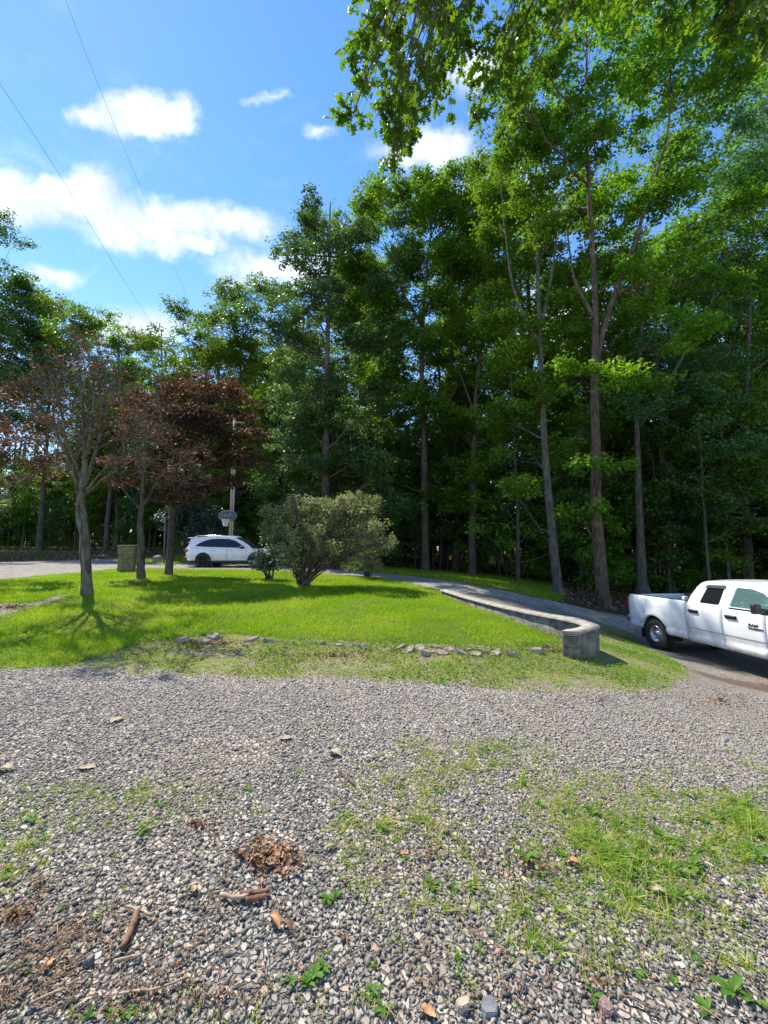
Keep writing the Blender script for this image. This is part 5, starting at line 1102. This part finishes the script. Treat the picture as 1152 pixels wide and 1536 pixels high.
mb = MB(); mb.box((3.765, 0, .66), (.02, .9, .2), .01); mb.build('grille', GAPM, suv)
mb = MB(); mb.box((-.98, 0, .80), (.12, 1.5, .5), .05, seg=3); mb.build('tailgate', WHITE, suv)
mb = MB(); mb.box((-1.0, 0, .42), (.22, 1.6, .28), .06, seg=3); mb.build('rear_bumper', DARKP, suv)
mb = MB()
for uc in (0, 2.815):
    for s in (-1, 1): well(mb, uc, .44, .37, s * .55, s * .88)
mb.box((1.4, 0, .42), (4.3, 1.2, .18)); mb.box((1.4, 0, .62), (1.8, 1.72, .5)); mb.box((1.0, 0, .95), (3.2, 1.3, .3)); mb.build('chassis', GAPM, suv)

# ------------------------------------------------------------ wall, stones, small things
CONC = bpy.data.materials.new('weathered_concrete'); CONC.use_nodes = True; t = NT(CONC.node_tree); oc = t.n('ShaderNodeTexCoord').outputs['Object']
c = t.mix(t.ss(t.noise(oc, 5, 6, .65), .35, .65), (.12, .11, .085), (.26, .24, .195)); c = t.mix(t.m('MULTIPLY', t.ss(t.noise(t.vm('MULTIPLY', oc, (9, 9, 2)), 1, 5, .7), .5, .68), .75), c, (.09, .075, .06))
p = t.n('ShaderNodeBsdfPrincipled', ins={'Base Color': c, 'Roughness': .95, 'Specular IOR Level': .1}); t.put(p.inputs['Normal'], t.n('ShaderNodeBump', ins={'Strength': .7, 'Distance': .02, 'Height': t.noise(oc, 45, 6, .75)})); t.n('ShaderNodeOutputMaterial', ins={0: p})
CAP = mat('stone_cap', (.38, .34, .28), rough=.95, spec=.1, vary=.28, vscale=9, bump=.8, bscale=60)
FLAG = mat('flagstone', (.30, .255, .20), rough=.95, spec=.1, vary=.4, vscale=6, bump=.8, bscale=50)
TOPZ = .25
inner = np.array([(1.70, 12.2), (1.89, 11.4), (2.10, 10.6), (2.35, 9.8), (2.62, 9.05), (2.90, 8.45), (3.18, 7.95), (3.38, 7.62), (3.48, 7.40), (3.50, 7.20), (3.42, 7.02), (3.25, 6.86), (3.05, 6.72), (2.90, 6.60)])
tn = np.gradient(inner, axis=0); tn /= np.linalg.norm(tn, axis=1)[:, None]; nr = np.stack([-tn[:, 1], tn[:, 0]], -1)      # towards the drive
wd = np.interp(np.arange(len(inner)), [0, 7, 9, 11, 13], [.25, .26, .34, .40, .26])[:, None]
outerp = inner + nr * wd
outerp[7:] = [(3.66, 7.75), (3.72, 7.45), (3.74, 7.2), (3.71, 7.0), (3.48, 6.80), (3.29, 6.66), (3.12, 6.53)]; inner[12:] = [(3.05, 6.74), (2.88, 6.60)]
def wall_strip(mb, a, b, z0, z1, rg=None):
    """closed solid between two plan curves"""
    n = len(a); V = []
    for (q, z) in ((a, z0), (b, z0), (b, z1), (a, z1)): V.append(np.c_[q, np.broadcast_to(z, (n,))])
    G = np.stack(V + [V[0]], 1); mb.grid(G)
    for i in (0, n - 1): mb.add(G[i, :4], [[0, 1, 2, 3]])
def densify(p, k=6):
    s = np.linspace(0, len(p) - 1, (len(p) - 1) * k + 1); i = np.minimum(s.astype(int), len(p) - 2); f = (s - i)[:, None]
    out = p[i] * (1 - f) + p[i + 1] * f
    for _ in range(1): out[1:-1] = (out[:-2] + out[1:-1] * 2 + out[2:]) / 4
    return out
ia, oa = densify(inner), densify(outerp)
wr = empty('retaining_wall', (3.0, 8.5, 0), label='low curved concrete block wall with a flat stone cap that hooks round beside the lawn', cat='wall')
mv = np.array([3.0, 8.5])
mb = MB(); g0 = np.minimum(Hs(ia[:, 0], ia[:, 1]), Hs(oa[:, 0], oa[:, 1])) - .12
rw_ = np.random.default_rng(4)
wall_strip(mb, ia - mv + (oa - ia) * .08, oa - mv - (oa - ia) * .03, g0, TOPZ - .04); mb.build('blocks', CONC, wr)
mb = MB(); m_ = len(ia); step = 9; caps = []
for i in range(0, m_ - 1, step):
    j = min(i + step, m_ - 1); 
    if j - i < 3: continue
    sl_ = slice(i, j + 1); a = ia[sl_] - mv; b = oa[sl_] - mv; e = (a[-1] - a[0]) * (.004 / np.linalg.norm(a[-1] - a[0]) * 1.5)
    a = a.copy(); b = b.copy(); a[0] += e; b[0] += e; a[-1] -= e; b[-1] -= e
    wall_strip(mb, a - (b - a) * .04, b + (b - a) * rw_.uniform(0, .04), TOPZ - .038, TOPZ + rw_.uniform(-.006, .006))
mb.build('cap', CAP, wr)
# two courses of block at the end of the hook
e = inner[-1]; tt = tn[-1]; nn = (outerp[-1] - e) / np.linalg.norm(outerp[-1] - e); tt = np.array([nn[1], -nn[0]]); rotz = math.atan2(nn[1], nn[0]); zb = float(Hs(e[0], e[1]))
mb = MB()
for k in range(2):
    c0 = e - mv + nn * .135 + tt * .012; h2 = (TOPZ - .05 - zb + .05) / 2
    mb.box((c0[0], c0[1], zb - .05 + h2 * (k + .5)), (.27, .05, h2 - .008), .008, rot=rotz)
mb.build('end_block', CONC, wr)
mb = MB()
for q, z in ((.1, .30), (.3, .5)): mb.box(((e - mv + nn * .135 + tt * .03)[0], (e - mv + nn * .135 + tt * .03)[1], TOPZ - .062), (.24, .02, .014), .003, rot=rotz); break
mb.build('mortar_joint', GAPM, wr)
# concrete blocks standing at the foot of the wall inside
def rock(name, px, py, w_, d, h, label, cat='stone', group=None, seed=0, m=FLAG, rz=None, flat=True, sink=.5, z=None):
    rg = np.random.default_rng(seed); g = at(px, py)
    bm = bmesh.new(); n = rg.integers(5, 8); a0 = rg.uniform(0, 6.28)
    ang = np.sort((np.arange(n) + rg.uniform(-.3, .3, n)) * 2 * math.pi / n); rr = rg.uniform(.78, 1.1, n)
    bt = [bm.verts.new((math.cos(a) * r * w_ / 2, math.sin(a) * r * d / 2, -h * sink)) for a, r in zip(ang, rr)]
    k = rg.uniform(.82, .97); tl = rg.normal(0, .22, 2)
    tp_ = [bm.verts.new((v.co.x * k, v.co.y * k, h * (1 - sink) + v.co.x * tl[0] + v.co.y * tl[1])) for v in bt]
    bm.faces.new(tp_); bm.faces.new(bt[::-1])
    for i in range(n): bm.faces.new([bt[i], bt[(i + 1) % n], tp_[(i + 1) % n], tp_[i]])
    bmesh.ops.bevel(bm, geom=bm.edges[:], offset=min(h, w_) * .10, segments=2, affect='EDGES')
    bmesh.ops.triangulate(bm, faces=bm.faces[:]); bmesh.ops.subdivide_edges(bm, edges=bm.edges[:], cuts=1)
    for v in bm.verts: v.co += Vector(rg.normal(0, .018, 3)) * h * 1.2
    me = bpy.data.meshes.new(name); bm.to_mesh(me); bm.free(); me.materials.append(m)
    o = bpy.data.objects.new(name, me); COL.objects.link(o); o.location = (g[0], g[1], g[2] + .01 if z is None else z); o.rotation_euler = (0, 0, rg.uniform(-.4, .4) if rz is None else rz)
    return tag(o, label, cat, group)
rock('flat_stone', 274, 963, .36, .24, .13, 'thick grey stone at the left end of the stone edging', seed=1)
rock('flat_stone', 306, 965, .26, .20, .10, 'second stone from the left of the edging, dark and tilted', seed=2)
rock('flat_stone', 320, 958, .28, .2, .11, 'third edging stone from the left, leaning on the second', seed=3)
rock('flat_stone', 377, 961, .28, .2, .06, 'flat stone alone in the weeds left of the edging row', seed=4)
rock('flat_stone', 408, 963, .30, .2, .06, 'pale flat stone just left of the middle of the lawn edge', seed=5)
rock('flat_stone', 480, 966, .2, .14, .06, 'small half-buried stone below the silvery shrub', seed=6)
ORD = 'first second third fourth fifth sixth seventh eighth ninth tenth eleventh twelfth thirteenth fourteenth fifteenth sixteenth seventeenth eighteenth'.split()
for i, (px, py, w_) in enumerate(sorted(((506, 968, .22), (524, 971, .26), (545, 972, .24), (598, 972, .28), (612, 977, .24), (628, 974, .26), (646, 978, .28), (664, 980, .24), (676, 975, .26), (694, 980, .28), (712, 982, .26), (724, 977, .24), (742, 982, .24), (760, 980, .22), (638, 982, .2), (700, 975, .2), (770, 984, .2), (655, 972, .18)))):
    rock('flat_stone', px, py, w_, .20, .024 + .02 * (i % 3) / 2, ORD[i] + ' flat stone from the left in the middle run of the lawn edging', group='flat stones edging the lawn', seed=20 + i)
rock('flat_stone', 803, 978, .30, .2, .10, 'bigger pale stone at the right end of the edging, left of the wall end', seed=50)
rock('flat_stone', 823, 972, .14, .12, .09, 'small whitish stone nearest the wall end', seed=51)
rock('boulder', 236, 843, .62, .5, .42, 'grey angular boulder on grass across the road, left of the thin post', 'boulder', seed=60, sink=.15)
# stone pillar
MOSSY = bpy.data.materials.new('mossy_stone'); MOSSY.use_nodes = True; t = NT(MOSSY.node_tree); oc = t.n('ShaderNodeTexCoord').outputs['Object']
c = t.mix(t.ss(t.noise(oc, 7, 6, .7), .4, .65), (.19, .16, .09), (.31, .27, .16)); c = t.mix(t.m('MULTIPLY', t.ss(t.noise(t.vm('MULTIPLY', oc, (3, 3, 26)), 1, 3, .6), .55, .7), .6), c, (.10, .08, .045))
p = t.n('ShaderNodeBsdfPrincipled', ins={'Base Color': c, 'Roughness': .95, 'Specular IOR Level': .1}); t.put(p.inputs['Normal'], t.n('ShaderNodeBump', ins={'Strength': .8, 'Distance': .02, 'Height': t.noise(oc, 30, 6, .7)})); t.n('ShaderNodeOutputMaterial', ins={0: p})
g = at(190, 857); pr = empty('stone_pillar', (g[0], g[1], g[2]), (0, 0, .35), 'squat mossy yellow-brown stone pillar between road and lawn', 'pillar')
rg = np.random.default_rng(12); mb = MB(); z = -.1
for k in range(7):
    hgt = rg.uniform(.13, .18); mb.box((rg.normal(0, .006), rg.normal(0, .006), z + hgt / 2), (.54 + rg.uniform(-.015, .015), .5, hgt - .004), .012); z += hgt
mb.build('courses', MOSSY, pr)
mb = MB(); mb.box((0, 0, z + .035), (.60, .56, .07), .015); mb.build('capstone', MOSSY, pr)
# posts and hoop
POLEM = mat('red_brown_pole', (.36, .24, .17), rough=.85, vary=.25, vscale=5, bump=.3); PIPE = mat('grey_conduit', (.42, .44, .46), rough=.5, metal=.3); GREY = mat('grey_metal', (.12, .13, .14), rough=.55, metal=.5)
NAVY = mat('navy_board', (.035, .05, .075), rough=.5); NETM = mat('net_cord', (.75, .75, .72), rough=.9); RIMM = mat('hoop_orange', (.55, .14, .05), rough=.5)
x, y = gp(345, 24.6); zg = float(Hs(x, y)); up = empty('utility_pole', (x, y, zg), label='reddish-brown utility pole with grey conduit, carrying the overhead wires', cat='utility pole')
mb = MB(); mb.tube([(0, 0, -.3), (.05, 0, 4), (.09, 0, 9.2)], [.12, .105, .09], 14); mb.build('pole', POLEM, up, smooth=True)
mb = MB(); mb.tube([(.15, -.06, 0), (.19, -.05, 4), (.20, -.04, 7)], .035, 8); mb.build('conduit', PIPE, up)
mb = MB(); mb.box((.09, 0, 8.8), (1.6, .10, .12), .01); mb.build('crossarm', POLEM, up)
bb = empty('basketball_hoop', (x - .02, y - .42, zg + 2.75), label='dark fan-shaped basketball backboard with rim and white net on the pole', cat='basketball hoop')
bo = roundpoly([(-.52, .0), (-.58, .28), (-.36, .46), (0, .52), (.36, .46), (.58, .28), (.52, .0), (.30, -.08), (-.30, -.08)], .06)
mb = MB(); mb.poly(bo, [], lambda a, b: (a, 0, b), thick=(0, .04, 0)); mb.build('backboard', NAVY, bb)
mb = MB(); l = [(a * .93, -.012, .2 + (b - .2) * .93) for a, b in bo]; mb.tube(l + l[:1], .010, 5)
for q in ([(-.22, .10), (-.12, .34)], [(-.12, .34), (-.02, .12)], [(-.17, .2), (-.06, .2)], [(.02, .10), (.10, .36)], [(.10, .36), (.16, .14)], [(.16, .14), (.26, .36)], [(-.34, .12), (-.28, .3)], [(.3, .1), (.36, .28)]): mb.tube([(a, -.012, b) for a, b in q], .012, 5)
mb.build('board_marking', PIPE, bb)
mb = MB(); a = np.linspace(0, 2 * math.pi, 25); rim = np.stack([.225 * np.cos(a), -.32 + .225 * np.sin(a), np.full(25, -.05)], -1); mb.tube(rim, .010, 6, cap=False); mb.box((0, -.05, -.05), (.14, .10, .03), .005); mb.box((0, .14, .2), (.16, .24, .3), .01); mb.build('rim', RIMM, bb)
mb = MB()
for k in range(12):
    for s in (1, -1):
        pts = [( (.225 - .11 * q ** .8) * math.cos(k * math.pi / 6 + s * q * 1.4), -.32 + (.225 - .11 * q ** .8) * math.sin(k * math.pi / 6 + s * q * 1.4), -.05 - .42 * q) for q in np.linspace(0, 1, 7)]
        mb.tube(pts, .007, 4, cap=False)
mb.build('net', NETM, bb)
x2, y2 = gp(247, 24); z2 = float(Hs(x2, y2)); pt = empty('metal_post', (x2, y2, z2), label='thin grey metal post by the boulder, left of the hoop', cat='post')
mb = MB(); mb.tube([(0, 0, -.3), (0, 0, 2.6)], .045, 8); mb.build('post', GREY, pt); mb = MB(); mb.box((-.05, -.02, 2.55), (.20, .10, .34), .02); mb.build('box', GREY, pt)
# wires
WIRE = mat('wire', (.10, .10, .11), rough=.6)
def wire(pts, label, r=.007):
    A = np.array([P(a, b, Y) for a, b, Y in pts]); s = np.linspace(0, len(A) - 1, 60); i = np.minimum(s.astype(int), len(A) - 2); f = (s - i)[:, None]
    A = np.stack([np.interp(s, range(len(A)), A[:, k]) for k in range(3)], -1)
    for _ in range(60): A[1:-1] = (A[:-2] + 2 * A[1:-1] + A[2:]) / 4
    mb = MB(); mb.tube(A, r, 5); return tag(mb.build('power_line', WIRE), label, 'power line')
wire([(-160, -90, 7.5), (-60, 40, 9), (0, 125, 10.5), (75, 235, 13.5), (145, 355, 18), (200, 445, 24), (238, 500, 31), (262, 530, 38)], 'overhead wire entering the view at its left edge')
wire([(60, -110, 8.5), (97, 0, 10.5), (150, 135, 13.5), (205, 270, 18), (250, 370, 24), (288, 465, 32), (302, 500, 38)], 'overhead wire entering the view at its top edge', r=.0055)

# sticks, bark and curled leaves lying on the gravel
STK = mat('bark_brown', (.22, .115, .065), rough=.85, vary=.4, vscale=40, bump=.6, bscale=90); STK2 = mat('pale_twig', (.38, .27, .17), rough=.85, vary=.3, vscale=40); CUR = mat('curled_leaf', (.48, .24, .10), rough=.6, vary=.35, vscale=30); PALE = mat('pale_leaf', (.36, .285, .17), rough=.7, vary=.25, vscale=20)
def stick(pts, r, label, m=STK, name='stick', lift=.022, n=7):
    A = at([p[0] for p in pts], [p[1] for p in pts]); rg = np.random.default_rng(int(pts[0][0])); s = np.linspace(0, len(A) - 1, 10)
    A = np.stack([np.interp(s, range(len(A)), A[:, k]) for k in range(3)], -1); A[:, 2] = Hs(A[:, 0], A[:, 1]) + lift + rg.normal(0, .0015, 10); A[1:-1, :2] += rg.normal(0, .002, (8, 2))
    c0 = A.mean(0); mb = MB(); mb.tube(A - c0, r * rg.uniform(.8, 1.15, 10), n, rough=.12, rng=rg)
    o = mb.build(name, m); o.location = c0; return tag(o, label, 'stick')
stick([(206, 1378), (197, 1402), (183, 1434)], .014, 'thick brown stick lying upright in the lower left gravel')
stick([(190, 1370), (208, 1376), (229, 1384)], .006, 'thin reddish twig crossing the top of the thick brown stick', STK2)
stick([(330, 1353), (350, 1357), (372, 1354)], .010, 'left half of the broken branch below the shredded wood', STK2)
stick([(360, 1351), (385, 1348), (404, 1345)], .011, 'upper rusty piece of the broken branch below the shredded wood')
stick([(368, 1360), (385, 1357), (401, 1354)], .012, 'lower rusty piece of the broken branch below the shredded wood')
stick([(170, 1456), (190, 1450), (212, 1444)], .006, 'short tan stick below the thick brown stick', STK2)
stick([(178, 1503), (230, 1497), (282, 1478)], .004, 'long pale straw near the lower left of the gravel', STK2)
stick([(45, 1515), (70, 1505), (95, 1494)], .005, 'tan twig near the bottom left corner', STK2)
stick([(505, 1158), (518, 1168), (532, 1182)], .005, 'dark curved twig near the centre of the gravel')
stick([(700, 1395), (725, 1412), (740, 1425)], .003, 'thin grey twig lying in the weeds of the right gravel')
stick([(930, 1500), (960, 1512), (985, 1524)], .004, 'brown twig near the bottom right')
def curl(px, py, L, w_, rz, label, m=CUR, cu=2.2, seed=0, name='dead_leaf', cat='leaf', n=1, spread=0.0):
    """curled dry leaf: a strip rolled across its width and bent along its length"""
    rg = np.random.default_rng(seed); g = at(px, py); mb = MB(); L *= .72; w_ *= .72; rz += rg.uniform(-.6, .6)
    for k in range(n):
        a = rz + (rg.normal(0, 1.2) if k else 0); ox, oy = (rg.normal(0, spread, 2) if k else (0, 0)); l = L * (rg.uniform(.4, 1) if k else 1); w2 = w_ * (rg.uniform(.5, 1) if k else 1)
        zz = float(Hs(g[0] + ox, g[1] + oy)) - g[2] + .012; cv = cu * rg.uniform(.7, 1.3); bd = rg.uniform(-.02, .03); G = []
        for i, s in enumerate(np.linspace(0, 1, 9)):
            ww = w2 * math.sin(math.pi * min(.97, .06 + s * .9)) ** .7 * (1 + .25 * math.sin(i * 2.4 + k)); row = []
            for v in np.linspace(-1, 1, 6):
                th_ = v * cv / 2; x_ = (s - .5) * l; y_ = ww * math.sin(th_) / cv; z_ = ww * (1 - math.cos(th_)) / cv + bd * math.sin(math.pi * s) + rg.normal(0, .0015)
                row.append((ox + x_ * math.cos(a) - y_ * math.sin(a), oy + x_ * math.sin(a) + y_ * math.cos(a), zz + z_))
            G.append(row)
        G = np.array(G); mb.grid(G); mb.grid(G[:, ::-1] + (0, 0, .0012))
    o = mb.build(name, m); o.location = g; return tag(o, label, cat)
curl(405, 1295, .10, .05, .4, 'heap of shredded orange-brown leaves left of centre', seed=1, name='shredded_leaves', cat='leaves', n=18, spread=.07)
curl(412, 1392, .12, .07, -.5, 'large rusty curled leaf below the broken branch', cu=3.2, seed=2)
curl(432, 1400, .10, .05, -.2, 'darker curled leaf beside the large rusty one', cu=3.2, seed=3, m=STK)
curl(292, 1342, .11, .05, -.2, 'pale yellow withered leaf left of the broken branch', m=PALE, seed=4, n=3, spread=.02)
curl(73, 1452, .07, .05, .9, 'small orange leaf standing in the lower left gravel', cu=1.4, seed=5)
curl(428, 1110, .15, .10, .1, 'pale leaf highest of the two pale leaves in the middle gravel', m=PALE, cu=1.2, seed=6)
curl(503, 1134, .14, .10, -.6, 'pale leaf right of the other in the middle gravel', m=PALE, cu=1.2, seed=7)
curl(130, 1154, .16, .11, .3, 'long pale leaf beside the weeds in the left gravel', m=PALE, cu=1.2, seed=8)
curl(175, 1082, .15, .10, .5, 'light leaf far back in the left gravel', m=PALE, cu=1.2, seed=9)
curl(8, 1158, .14, .10, -.3, 'pale leaf at the left edge of the view', m=PALE, cu=1.2, seed=10)
curl(495, 1275, .10, .06, .8, 'tan curled leaf just right of the shredded heap', m=PALE, cu=2.4, seed=11)
curl(603, 1282, .10, .06, .0, 'rusty leaf among weeds in the middle of the gravel', seed=12, cu=1.8)
curl(990, 1345, .11, .06, -.9, 'tan leaf beside the densest grass clump', m=PALE, cu=1.8, seed=13)
curl(862, 1300, .10, .06, -.8, 'tan-orange leaf left of the densest grass clump', cu=1.8, seed=14)
curl(643, 1522, .08, .05, -.9, 'brown leaf at the bottom edge left of the pinkish pebble', seed=15, cu=1.6)
curl(335, 1068, .12, .08, .2, 'dark leaf on the far gravel below the edging', m=STK, cu=1.5, seed=16)
PK = mat('pinkish_stone', (.34, .22, .18), rough=.9, vary=.3, bump=.5); GRS = mat('grey_slab', (.20, .20, .20), rough=.95, vary=.3, bump=.5); TANS = mat('tan_stone', (.42, .34, .24), rough=.9, vary=.2, bump=.4)
rock('pebble', 910, 1518, .07, .06, .04, 'pinkish pebble beside the bottom right twig', 'stone', seed=70, m=PK)
rock('pebble', 735, 1515, .08, .07, .02, 'flat grey slab of stone at the bottom of the gravel', 'stone', seed=71, m=GRS)
rock('pebble', 694, 1512, .06, .05, .03, 'round tan pebble left of the flat grey slab', 'stone', seed=72, m=TANS)
rock('pebble', 133, 1448, .05, .04, .04, 'large bluish-grey pebble near the tan stick', 'stone', seed=73, m=GRS)
